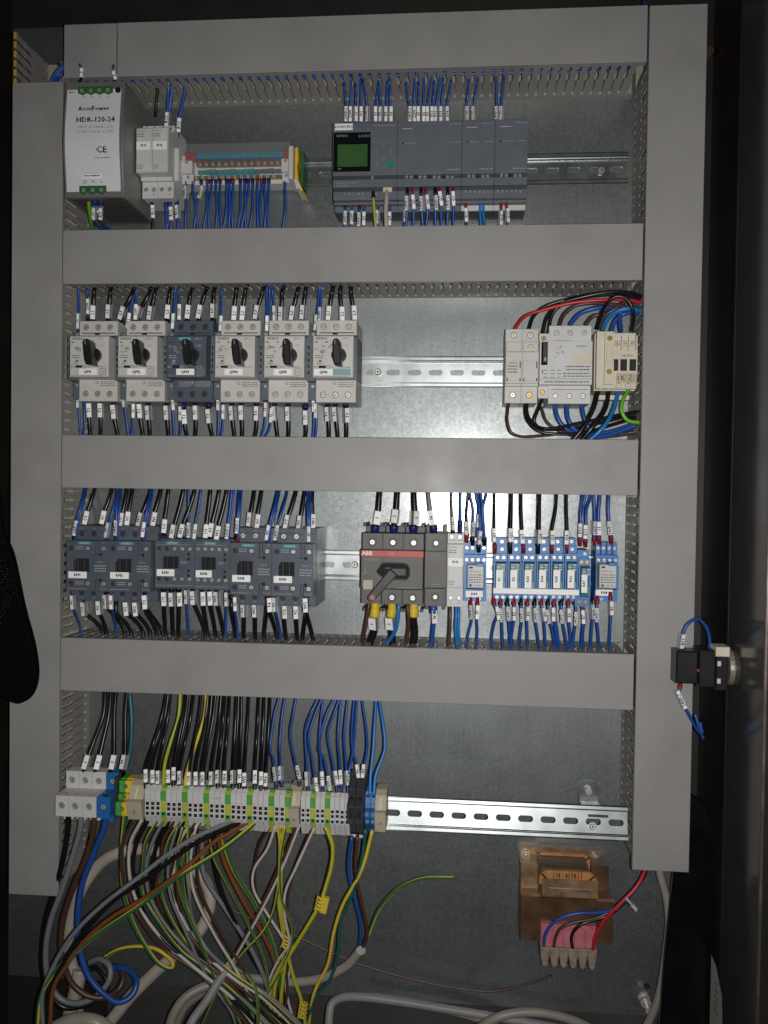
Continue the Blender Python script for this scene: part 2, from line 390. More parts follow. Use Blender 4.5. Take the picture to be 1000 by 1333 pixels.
b = MB('cable2'); b.box(-436,270,-634,-617,-29,-6,'sill'); b.box(-436,270,-700,-634,-29,-24,'sill')
solid('enclosure_sill', b, (0,-634,-29), kind='structure')
# ------------------------------------------------------------------ wiring ducts with slotted side walls
PITCH_F = 10.45
def finger_mesh(name, mt, flip, wide=1.3, tip=None):
    """one tongue of the slotted wall: along s (pitch), rising h 8..80; narrow foot, wide middle, narrower head"""
    p = PITCH_F
    o = [(-p/2+2.0,7.6),(p/2-2.0,7.6),(p/2-2.0,12.5),(p/2-.55,14.5),(p/2-.55,41),(p/2-2.1,43),(p/2-2.1,57),(p/2-1.2,58.5),(p/2-1.2,60),(p/2-2.1,61.5),(p/2-2.1,76),(p/2-.9,78),(p/2-.9,80.4)]
    o = o + [(-a,h) for a,h in o[::-1] if h > 8]
    b = MB(mt); n = len(o); t = wide/2
    vs = [(y,a,h) if flip else (a,y,h) for y in (-t,t) for a,h in o]
    fs = [tuple(range(n)), tuple(range(n,2*n))[::-1]]+[(i,n+i,n+(i+1)%n,(i+1)%n) for i in range(n)]
    b.add(vs, fs)
    return b.mesh(name)
FM = {'h': finger_mesh('duct_finger','ductin',False), 'v': finger_mesh('duct_finger','ductin',True)}
def hduct(nm, label, key, vis, x0=L1+1.5, x1=R0-2.2, gap=None):
    zt, zb = ROWS[key]
    d = thing('wiring_duct', label, 'wiring duct', (x0,(zt+zb)/2,0), 'slotted wiring ducts')
    b = MB('ductin'); b.box(x0,x1,zb+1,zt-1,.3,2.2)
    for z in (zb+1.65, zt-1.65): b.box(x0,x1,z-.65,z+.65,2.2,8)
    for z in ([zt-1.65] if 't' in vis else [zb+1.65]):
        for i in range(1,int((x1-x0)/PITCH_F)): b.box(x0+i*PITCH_F-1.5,x0+i*PITCH_F+1.5,z-.5,z+.5,7.9,11.4,'slotend')   # paler tabs at the slot ends
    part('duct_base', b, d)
    for side, z in (('t',zt-1.65),('b',zb+1.65)):
        if side in vis:
            n = int((x1-x0)/PITCH_F)
            for i in range(n):
                f = put('duct_finger', FM['h'], d, (x0+(i+.5)*PITCH_F, z, 0))
                f.rotation_euler = (random.uniform(-.012,.012), random.uniform(-.004,.004), 0)
        else:
            b = MB('ductin'); b.box(x0,x1,z-.65,z+.65,8,80); part('duct_wall', b, d)
    return d
def cover(par, x0,x1,z0,z1, hor=True, nm='duct_cover', tilt=0):
    b = MB('duct'); b.box(x0,x1,z0,z1,81.7,HD,None,.5)
    if hor:
        for z in (z0+.1, z1-1.3): b.box(x0,x1,z,z+1.2,75,81.7)
    else:
        for x in (x0+.1, x1-1.3): b.box(x,x+1.2,z0,z1,75,81.7)
    o = part(nm, b, par)
    if tilt: o.rotation_euler = (0,tilt,0)
    return o
T1 = hduct('T1','topmost horizontal grey wiring duct running above the power supply','T1','b')
xs = P(152,60,HD)[0]
cover(T1, L1+1, xs-.5, 463.7, 523.0); cover(T1, xs+.5, 193.1, 463.7, 523.2)
T2 = hduct('T2','second horizontal grey wiring duct, between the controller and the knob breakers','T2','b')
cover(T2, L1+1, 193.1, *ROWS['T2'][::-1])
T3 = hduct('T3','third horizontal grey wiring duct, between the knob breakers and the contactors','T3','b')
cover(T3, L1+1, 192.6, *ROWS['T3'][::-1])
T4 = hduct('T4','lowest horizontal grey wiring duct, above the row of terminal blocks','T4','t')
cover(T4, L1+1, 192.6, *ROWS['T4'][::-1])
def vduct(label, x0,x1,z0,z1, c0,c1, inner, top_open=False):
    d = thing('wiring_duct', label, 'wiring duct', ((x0+x1)/2,z0,0), 'slotted wiring ducts')
    b = MB('ductin'); b.box(x0+1,x1-1,z0,z1,.3,2.2)
    for x in (x0+1.65,x1-1.65): b.box(x-.65,x+.65,z0,z1,2.2,8)
    xw = x0+1.65 if inner == 'l' else x1-1.65
    for i in range(1,int((z1-z0)/PITCH_F)): b.box(xw-.5,xw+.5,z1-i*PITCH_F-1.4,z1-i*PITCH_F+1.4,7.9,11.2,'slotend')
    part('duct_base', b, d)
    n = int((z1-z0)/PITCH_F)
    for xx, show in ((x0+1.65, inner=='l'), (x1-1.65, inner=='r')):
        if show:
            for i in range(n):
                z = z1-(i+.5)*PITCH_F
                if any(bb+4 < z < tt-4 for tt,bb in ROWS.values()): continue
                f = put('duct_finger', FM['v'], d, (xx,z,0))
                k = random.uniform(-.01,.01)
                if inner == 'r' and 60 < z < 235: k = -.12+random.uniform(-.05,.03)     # tongues pushed inwards beside the breakers
                f.rotation_euler = (0,0,k)
        else:
            za = z1
            if top_open:
                za = c1+4
                for i in range(int((z1-za)/PITCH_F)+1):
                    z = z1-(i+.5)*PITCH_F; f = put('duct_finger', FM['v'], d, (xx,z,0))
                    bb = MB('ducttip'); bb.box(xx-2.2,xx+1.4,z-3.1,z+3.6,78.6,81.2,None,.4); part('finger_tip', bb, d)
                za = z1-(int((z1-za)/PITCH_F)+1)*PITCH_F
            b = MB('ductin'); b.box(xx-.65,xx+.65,z0,za,8,80); part('duct_wall', b, d)
    cover(d, x0,x1,c0,c1,False)
    return d
ztop = P(20,38,HD)[1]
DL = vduct('left vertical grey wiring duct with its top end left uncovered', L0,L1,LB,ztop,LB,LT,'r',True)
DR = vduct('right vertical grey wiring duct beside the door', R0,R1,RB,RT,RB,RT,'l')

# blue bundles lying in the ducts, glimpsed through the slots
def bundle(label, pts, n, spread, mt, at):
    b = MB(mt); rr = random.Random(label)
    for k in range(n):
        o = [rr.uniform(-spread,spread), rr.uniform(-spread,spread), rr.uniform(-10,8)]
        b.tube([(x+o[0]*q[0]+rr.uniform(-2,2), z+o[1]*q[1]+rr.uniform(-2,2), h+o[2]) for x,z,h,*q in pts], 1.5, mt if rr.random() < .8 else 'wblack', 6)
    solid('wire_bundle', b, at, label, 'wires', 'wires lying inside the ducts', 'stuff')
def hb(z, x0, x1, h): return [(x0+(x1-x0)*i/14, z, h, 0, 1) for i in range(15)]
def vb(x, z0, z1, h): return [(x, z0+(z1-z0)*i/14, h, 1, 0) for i in range(15)]
bundle('dark blue wires lying inside the topmost horizontal duct', hb(481,-440,188,58), 16, 13, 'wblue', (0,490,60))
bundle('blue wires seen through the slots of the second horizontal duct', hb(248,-440,188,58), 22, 12, 'wblue', (0,260,60))
bundle('blue wires lying inside the lowest horizontal duct', hb(-190,-440,188,52), 10, 12, 'wblue', (0,-200,60))
bundle('blue wires seen through the slots of the right vertical duct', vb(215,-140,510,58), 14, 12, 'wblue', (220,0,60))
bundle('blue wires inside the left vertical duct', vb(-474,-160,440,50), 8, 10, 'wblue', (-480,0,60))

# ------------------------------------------------------------------ DIN rails (slotted top-hat section)
def rail(label, x0, x1, zc, hb_, lip=1):
    d = thing('mounting_rail', label, 'rail', (x0,zc,hb_), 'slotted steel mounting rails')
    b = MB('rail'); t = 1.0
    for s_ in (-1,1):
        z1,z2 = zc+s_*12.5, zc+s_*13.5
        b.box(x0,x1,min(z1,z2),max(z1,z2),hb_+.2,hb_+7.5)
        za,zb_ = sorted((zc+s_*13.5, zc+s_*17.5)); b.box(x0,x1,za,zb_,hb_+6.5,hb_+7.5,None,.3)
    for zz,hh,rr in ((zc+17.5,hb_+7.0,.8),(zc-17.5,hb_+7.0,.8),(zc+13.2,hb_+7.1,.75),(zc-13.2,hb_+7.1,.75),(zc+12.4,hb_+1.5,.7),(zc-12.4,hb_+1.5,.7)):
        b.tube([(x0+.2,zz,hh),(x1-.2,zz,hh)],rr,'rail',10)          # rolled edges
    part('rail_flanges', b, d)
    b = MB('rail'); n = max(1,int(round((x1-x0)/24.8))); q = (x1-x0)/n
    for i in range(n):
        a = x0+i*q; c = a+q/2
        inn = []; out = []
        for k in range(16):
            an = math.pi*2*k/16+math.pi/16
            sx_ = 4.8 if math.cos(an) > 0 else -4.8
            inn.append((c+sx_+3.5*math.cos(an), zc+3.5*math.sin(an)))
            u,v = math.cos(an),math.sin(an); m_ = max(abs(u),abs(v)); kx,kz = u/m_, v/m_
            if k in (1,2): pass
            out.append((c+kx*q/2, zc+kz*12.5))
        # snap nearest outer points onto the rectangle's corners
        for kx in (-1,1):
            for kz in (-1,1):
                cx_,cz_ = c+kx*q/2, zc+kz*12.5
                j = min(range(16), key=lambda j: ((out[j][0]-cx_)/q)**2+((out[j][1]-cz_)/25)**2); out[j] = (cx_,cz_)
        for h, fl in ((hb_+1.2,False),(hb_+.3,True)):
            vs = [(x,z,h) for x,z in inn+out]
            fs = [(k,16+k,16+(k+1)%16,(k+1)%16) for k in range(16)]
            b.add(vs, [f[::-1] for f in fs] if fl else fs)
        vs = [(x,z,h) for h in (hb_+.3,hb_+1.2) for x,z in inn]
        b.add(vs, [((k+1)%16,k,16+k,16+(k+1)%16) for k in range(16)])
    part('rail_web', b, d)
    return d
ZR = [380.4, 144.5, -87.0, -359.5]
r1 = rail('zinc mounting rail of the top row carrying the controller', L1+6, 190, ZR[0], 0)
r2 = rail('zinc mounting rail behind the knob breakers', L1+6, 186, ZR[1], 0)
r3 = rail('zinc mounting rail behind the contactors and blue relays', L1+6, 186, ZR[2], 0)
HR4 = 70
r4 = rail('long slotted zinc rail of the terminal blocks, raised on a bracket', -449.5, 191.5, ZR[3], HR4)
def panscrew(par, px, py, h, r=4.2):
    x,z,_ = P(px,py,h); b = MB('steel')
    b.cyl(x,z,r*1.35,h,h+.8,'rail',16); b.cyl(x,z,r,h+.8,h+3,'steel',14,r*.7)
    b.box(x-r*.5,x+r*.5,z-.4,z+.4,h+2.9,h+3.1,'hole'); b.box(x-.4,x+.4,z-r*.5,z+r*.5,h+2.9,h+3.12,'hole')
    part('rail_screw', b, par)
panscrew(r1,783,222,1.3); panscrew(r2,492,484,1.3); panscrew(r3,462,735,1.3); panscrew(r3,128,735,1.3)
panscrew(r4,771,1076,HR4+1.3,3.4)
r4.rotation_euler = (math.radians(-14),0,0)          # the rail is canted up on its brackets
# bracket carrying the lowest rail
bk = thing('rail_bracket', 'bent zinc bracket bolted to the plate above the lowest rail', 'bracket', P(766,1030,0))
x,z,_ = P(766,1029,4)
b = MB('rail'); b.poly([(x-12,z-16),(x+12,z-16),(x+12,z+4),(x+7,z+10),(x-7,z+10),(x-12,z+4)],1,4,None,.4); part('bracket_foot', b, bk)
b = MB('rail'); b.prof([(z-16,4),(z-13,4),(ZR[3]+8,HR4),(ZR[3]+5,HR4)],x-10,x+12); part('bracket_arm', b, bk)
b = MB('steel'); b.cyl(x,z,6,4,5,'rail',16); b.cyl(x,z,4.4,5,9,'steel',6); b.cyl(x,z,2,9,11,'steel',10); part('bolt', b, bk)
x2 = -420; b = MB('rail'); b.prof([(z-16,1),(z-13,1),(ZR[3]+8,HR4),(ZR[3]+5,HR4)],x2-10,x2+12); part('bracket_arm', b, bk)
# ------------------------------------------------------------------ row 1
def psu():
    x0,x1,z0,z1 = R(81.7,158,103,254.5,112)
    t = thing('power_supply','grey metal power supply with pale front label and green terminals, top left','power supply',((x0+x1)/2,z0,7.5))
    b = MB('alu'); b.box(x0,x1,z0+1,z1,8,102); part('housing', b, t)
    # wavy front panel
    n = 24; prof = []
    def hf(u): return 106+5.5*math.sin(math.pi*min(1,max(0,(u-.05)/.9)))**1.5*(1 if u < .6 else 1)
    b = MB('alu'); vs=[]; fs=[]
    for i in range(n+1):
        u = i/n; z = z0+(z1-z0)*u; h = hf(u)
        vs += [(x0-.6,z,100),(x0-.6,z,h-.6),(x0+.4,z,h),(x1-.4,z,h),(x1+.6,z,h-.6),(x1+.6,z,100)]
    for i in range(n):
        for k in range(5): fs.append((i*6+k,i*6+k+1,(i+1)*6+k+1,(i+1)*6+k))
    fs += [tuple(range(6))[::-1], tuple(n*6+k for k in range(6))]
    b.add(vs,fs); part('front_panel', b, t)
    b = MB('psuf'); vs=[]; fs=[]; a0,a1 = x0+2.2,x1-2.6
    for i in range(n+1):
        u = .05+.885*i/n; z = z0+(z1-z0)*u; vs += [(a0,z,hf(u)+.15),(a1,z,hf(u)+.15)]
    for i in range(n): fs.append((2*i,2*i+1,2*i+3,2*i+2))
    b.add(vs,fs); lab = part('front_label', b, t)
    W,H_ = x1-x0, z1-z0
    def at(cx,cy): return x0+(cx-65)/425*W, z1-(cy-45)/845*H_
    def hz(z): return hf((z-z0)/H_)+.35
    b = MB('ink')
    for s_,cx,cy,sz,wd in (('AccuPower',280,250,7.5,1.0),('HDR-120-24',298,336,8.4,1.0),('CE',345,555,10.5,1.0)):
        x,z = at(cx,cy); b.bold(s_,x,z,hz(z),sz,'ink',0,.3)
    for s_,cx,cy,sz in (('INPUT: 100-240VAC  2.5A',300,390,3.6),('OUTPUT: 24V 5A  0-120W',300,425,3.6),('V+',203,158,3.2),('V+',264,158,3.2),('V-',325,158,3.2),('V-',385,158,3.2),('N',276,776,4.6),('L',336,776,4.6)):
        x,z = at(cx,cy); b.text(s_,x,z,hz(z),sz,'inkg' if sz==3.6 else 'ink')
    x,z = at(350,612); b.lines(x-9,x+9,z-1,z+1,hz(z),1,'inkg',3)
    x,z = at(215,776); b.ring(x,z,2.2,1.8,hz(z)-.1,hz(z),'ink',12); b.rect(x-1,x+1,z-.3,z+.1,hz(z),'ink'); b.rect(x-.2,x+.2,z,z+1.4,hz(z),'ink')
    part('front_lettering', b, lab)
    b = MB('white'); xa,za = at(202,752); xb,zb = at(335,700); b.box(xa,xb,za,zb,hz(za)-.5,hz(za)+.4)
    b.lines(xa+1.2,xb-1.2,za+.8,zb-.6,hz(za)+.5,2,'ink',5); part('voltage_sticker', b, t)
    x,z = at(450,112); b = MB('black'); b.cyl(x,z,3.2,104,hz(z)+.9,'black',14); b.box(x-2,x+2,z-.4,z+.4,hz(z),hz(z)+1.1,'hole'); part('voltage_adjuster', b, t)
    x,z = at(110,120); b = MB('red'); b.box(x-2,x-.4,z-1,z+1,104,hz(z)+.3); b.lines(x+.4,x+4,z-1,z+1,hz(z)+.2,1,'ink',9); part('status_lamp', b, t)
    for (ca,cb,ya,yb,n_) in ((162,412,85,132,4),(176,370,808,858,3)):
        xa,zb = at(ca,ya); xb,za = at(cb,yb); b = MB('tgreen'); hh = hz(za)+1.6; q = (xb-xa)/n_
        b.box(xa,xb,za,zb,100,hh); blk = part('terminal_block', b, t)
        for i in range(n_):
            b = MB('tgreen'); c = xa+(i+.5)*q; b.ring(c,(za+zb)/2-1.2,4.1,2.6,hh-2,hh+1.2,'tgreen',12); part('terminal_collar', b, blk)
            screw(blk,c,(za+zb)/2-1,hh,2.3)
    # perforated underside and ventilated right flank
    b = MB('hole'); zz = z0+.86
    for i in range(16):
        for j in range(13):
            if (i<3 and j<9): continue
            x = x0+6+i*3.6+(j%2)*1.8; h = 18+j*6.4
            if x < x1-3: b.add([(x-1.25,zz,h-1.7),(x+1.25,zz,h-1.7),(x+1.25,zz,h+1.7),(x-1.25,zz,h+1.7)],[(0,1,2,3)],'hole')
    part('vent_grille', b, t)
    b = MB('inkg')
    for i in range(9): b.add([(x1+.1,z0+36+i*3,30),(x1+.1,z0+36+i*3,52),(x1+.1,z0+37.4+i*3,52),(x1+.1,z0+37.4+i*3,30)],[(0,1,2,3)],'inkg')
    part('side_print', b, t)
    x,z = at(185,935); b = MB('brass'); b.tube([(x0+18,z0-3,60),(x0+18,z0+2,60)],4,'steel',10); part('earth_screw', b, t)
psu()

def module2(x0,x1,z0,z1,hm,ht,nm,label,marks,group=None, poles=2, prints=True, mt='lgrey2'):
    """slim modular device: low terminal decks above and below a taller middle"""
    t = thing(nm,label,'fuse holder',((x0+x1)/2,(z0+z1)/2,7.5),group)
    H_ = z1-z0; w_ = (x1-x0)/poles
    za,zb,zc,zd = z0+H_*.22, z0+H_*.27, z0+H_*.87, z0+H_*.91
    for i in range(poles):
        a,c = x0+i*w_+.12, x0+(i+1)*w_-.12
        b = MB(mt); b.field(a,c,z0,z1,8,[(a,c,z0,z1,ht),(a,c,za,zd,ht+5),(a,c,zb,zc,hm)]); part('housing', b, t)
        b = MB(mt); b.box(a+.6,c-.6,zb+.6,zc-.4,hm-2,hm+1.6,None,.6); lid = part('fuse_drawer', b, t)
        b = MB('white'); b.box(a+1,c-1,zb+(zc-zb)*.50,zb+(zc-zb)*.68,hm,hm+2.2); tg = part('marker_plate', b, t)
        b = MB('ink'); b.bold(marks[i],(a+c)/2,zb+(zc-zb)*.59,hm+2.3,4.0); part('marker_text', b, tg)
        if prints:
            b = MB('inkg'); b.text('SIEMENS',(a+c)/2-2,zc-4,hm+1.7,2.6,'inkg'); b.lines(a+2,a+10,zc-11,zc-6,hm+1.7,2,'inkg',i); b.lines(a+2,a+8,zb+3,zb+9,hm+1.7,3,'inkg',i+7); part('front_print', b, t)
        for zz in (z0+H_*.12, z1-H_*.045):
            for k in (-1,1): screw(t,(a+c)/2+k*w_*.25,zz,ht,2.2,'steel',mt)
        b = MB('ink'); 
        for k,s_ in ((-1,'L'),(1,'N')): b.text(s_,(a+c)/2+k*w_*.25,z0+H_*.05,ht+.1,3)
        part('terminal_print', b, t)
    return t
zc_ = (P(200,160,60)[1], P(200,255,60)[1])
x0 = P(176,200,75)[0]; x1 = P(218,200,75)[0]
module2(x0,x1,zc_[1],zc_[0],72,52,'fuse_holder','pale grey twin fuse module beside the power supply',('FU1','FU2'))

def distribution_block():
    h = 50
    x0,x1,z0,z1 = R(229,383,188,236,42)
    t = thing('distribution_block','neutral terminal strip under a clear cover, with red corners and teal band','terminal block',((x0+x1)/2,z0,7.5))
    W,H_ = x1-x0, z1-z0
    def X(c): return x0+(c-40)/(830-40)*W
    def Z(c): return z1-(c-130)/(395-130)*H_
    b = MB('lgrey2'); b.box(X(50),X(820),Z(390),Z(180),8,30); part('base', b, t)
    for xa,xb in ((40,75),(800,832)):
        b = MB('lgrey2'); b.box(X(xa),X(xb),Z(400),Z(165),8,h,None,.8); part('end_plate', b, t)
    for xa,xb in ((75,150),(745,800)):
        b = MB('lgrey2'); b.field(X(xa),X(xb),Z(395),Z(190),30,[(X(xa),X(xb),Z(395),Z(190),36),(X(xa),X(xb),Z(330),Z(240),42)]); part('end_bracket', b, t)
        screw(t,X((xa+xb)/2),Z(345),36.2,2.4); screw(t,X((xa+xb)/2),Z(252),42.2,2.4)
    for xa,xb in ((108,175),(760,802)):
        b = MB('red'); b.box(X(xa),X(xb),Z(238),Z(185),34,45,None,.6); part('red_corner_block', b, t)
    b = MB('teal2'); b.box(X(175),X(760),Z(222),Z(190),30,41); part('teal_band', b, t)
    b = MB('teal2'); b.box(X(245),X(585),Z(335),Z(285),30,31); part('teal_band', b, t)
    b = MB('brass'); b.box(X(170),X(745),Z(270),Z(232),30,37); part('brass_bar', b, t)
    b = MB('brass'); b.box(X(150),X(740),Z(362),Z(338),30,36); part('brass_bar', b, t)
    for i in range(13):
        c = 190+i*43.5; b = MB('red')
        if i not in (2,4,6,8): b.box(X(c-9),X(c+9),Z(248),Z(228),36,39.5,'red',.5); part('red_insert', b, t)
        screw(t,X(c+4),Z(258),37.3,2.0,'steel'); screw(t,X(c-22),Z(350),36.3,2.1,'steel')
        b = MB('teal2'); b.box(X(c-16),X(c+22),Z(318),Z(290),30,34+(i%3),'teal2' if i < 9 else 'anth',.5); part('terminal_cell', b, t)
        b = MB('teal2'); b.box(X(c-18),X(c+20),Z(225),Z(198),40,42.4,'teal2' if i%4 else 'wlblue',.5); part('terminal_cell', b, t)
    b = MB('acr'); b.box(X(70),X(805),Z(385),Z(135),h-3.2,h-1.8); b.box(X(70),X(805),Z(137),Z(133),20,h-3.2); part('clear_cover', b, t)
    e = thing('earth_terminal','yellow and green earth terminal at the right end of the clear-covered strip','terminal',(X(860),Z(300),7.5))
    b = MB('yellow'); b.poly([(X(836),Z(165)),(X(856),Z(160)),(X(860),Z(240)),(X(852),Z(300)),(X(862),Z(400)),(X(892),Z(470)),(X(876),Z(475)),(X(836),Z(390))],8,44,None,.5); part('yellow_half', b, e)
    b = MB('tgreen'); b.poly([(X(864),Z(165)),(X(884),Z(168)),(X(888),Z(260)),(X(880),Z(420)),(X(864),Z(400))],8,34,None,.5); part('green_half', b, e)
    b = MB('lgrey2'); b.poly([(X(833),Z(395)),(X(850),Z(395)),(X(885),Z(455)),(X(850),Z(465))],8,46); part('rail_foot', b, e)
distribution_block()

def plc():
    hF = 65
    edges = [433,517,601,644,687]
    Xs = [P(e,215,hF)[0] for e in edges]; zt = P(560,157.5,hF)[1]; zb = P(560,272,hF-14)[1]
    H_ = zt-zb; z = lambda f: zt-f*H_
    names = ['small grey logic controller with green display and white name sticker','wide grey controller expansion module right of the display unit','first narrow grey controller expansion module, with light blue wires below','last narrow grey controller expansion module, at the right end of its row']
    for k in range(4):
        a,c = Xs[k]+.15, Xs[k+1]-.15
        t = thing('logic_controller' if k==0 else 'expansion_module',names[k],'controller',((a+c)/2,(zt+zb)/2,7.5),None if k==0 else 'controller expansion modules')
        b = MB('plc')
        lev = [(a,c,zb,zt,42),(a,c,z(.93),z(.04),50),(a,c,z(.84),z(.02),56),(a,c,z(.66),z(0),hF),(a,c,z(.67),z(.635),hF-4,'anth2'),(a,c,z(.765),z(.67),hF-3),(a,c,z(.80),z(.765),hF-9,'anth2'),(a,c,z(.905),z(.80),hF-7)]
        b.field(a,c,zb,zt,8,lev); hs = part('housing', b, t)
        b = MB('black')
        if k == 0:
            xa,xb,za,zb_ = R(434,482.5,172,223,hF+1); b.box(xa,xb,za,zb_,hF-1,hF+1.2,'bezel',.5); bz = part('display_bezel', b, t)
            xa,xb,za,zb2 = R(439.5,478.5,188,217,hF+1); b = MB('screen'); b.box(xa,xb,za,zb2,hF,hF+1.5); part('display_screen', b, bz)
            b = MB('inkw'); p = P(445.5,177,hF+1); b.text('SIEMENS',p[0],p[1],hF+1.3,3.5,'tealst'); p = P(475,177,hF+1); b.text('LOGO!',p[0],p[1],hF+1.3,4.4,'inkd'); p=P(442,220,hF+1); b.text('USR',p[0],p[1],hF+1.3,2,'inkw'); part('bezel_lettering', b, bz)
            for (kx,ky,km) in ((499.5,188.5,'key'),(490,196.5,'key'),(508.5,196,'key'),(499.5,205.5,'key'),(490,214,'key'),(508.5,214.5,'keygreen')):
                p = P(kx,ky,hF); b = MB(km); s_ = 2.9 if km=='key' else 3.3; b.box(p[0]-s_,p[0]+s_,p[1]-s_,p[1]+s_,hF,hF+1.3,None,.4); part('key', b, t)
            xa,xb,za,zb2 = R(436,459.5,161,169.5,hF); b = MB('white'); b.box(xa,xb,za,zb2,hF,hF+.5); st = part('name_sticker', b, t)
            b = MB('ink'); b.bold('LOGO! PLC',(xa+xb)/2,(za+zb2)/2,hF+.6,4.0,'ink',0,.2); part('sticker_text', b, st)
            p = P(505,250,56); b = MB('cream'); b.box(p[0]-5,p[0]+5,p[1]-1,p[1]+6,54,60); part('network_socket', b, t)
        b = MB('inkd'); w_ = c-a
        b.lines(a+w_*.08,a+w_*.28 if k else a+w_*.2,z(.86),z(.845),56.2,1,'inkd',k)
        if k:
            b.lines(a+5,a+17,z(.095),z(.075),hF+.15,1,'inkw',k); b.lines(c-14,c-1,z(.05),z(.03),hF+.1,1,'inkd',k+4)
            b.lines(a+9,a+20,z(.265),z(.25),hF+.1,1,'inkd',k+9); b.lines(c-11,c-1,z(.265),z(.25),hF+.1,1,'inkd',k+8)
            b.lines(c-16,c-1,z(.595),z(.57),hF+.1,1,'inkd',k+3); b.cyl(a+6,z(.26),1.1,hF-.2,hF+.3,'hole',8)
        else:
            b.lines(a+45,c-2,z(.05),z(.03),hF+.1,1,'inkd',k+4); b.lines(a+4,a+28,z(.72),z(.70),hF-2.9,1,'inkd',77); b.lines(a+4,a+20,z(.75),z(.735),hF-2.9,1,'inkd',78)
        part('front_print', b, t)
        # recessed lower terminals
        def term(px,py,h): p = P(px,py,h); screw(t,p[0],p[1],h,1.55,'steel','plc')
        if k == 0: L_ = [(449,252.5),(454.5,252.5),(467,252.5),(472,252.5),(490,252.5)]+[(485,231.5)]
        elif k == 1: L_ = [(529.5,230.5),(535.5,230.5),(547,230.5),(553,230.5),(565.5,230.5),(571.5,230.5),(583,230.5),(589,230.5)]
        elif k == 2: L_ = [(610.5,229.5),(616.5,229.5),(629,229.5),(635,229.5)]+[(606.5+i*5.9,249.5) for i in range(6)]
        else: L_ = [(653,228.5),(659,228.5),(671,228.5),(677,228.5)]+[(648.5+i*5.9,249) for i in range(6)]
        for px,py in L_: term(px,py,hF-7 if py > 240 else hF-3)
        for px,py in {1:((541.5,230.5),(559.5,230.5),(577.5,230.5)),2:((622.5,229.5),),3:((665,228.5),)}.get(k,()):
            p = P(px,py,hF-3); b = MB('hole'); b.cyl(p[0],p[1],2,hF-4,hF-2.8,'hole',12); part('access_hole', b, t)
        b = MB('lgrey'); 
        if k >= 2: b.box(a,c,zb,zb+6,40,43,'lgrey'); part('terminal_sill', b, t)
plc()

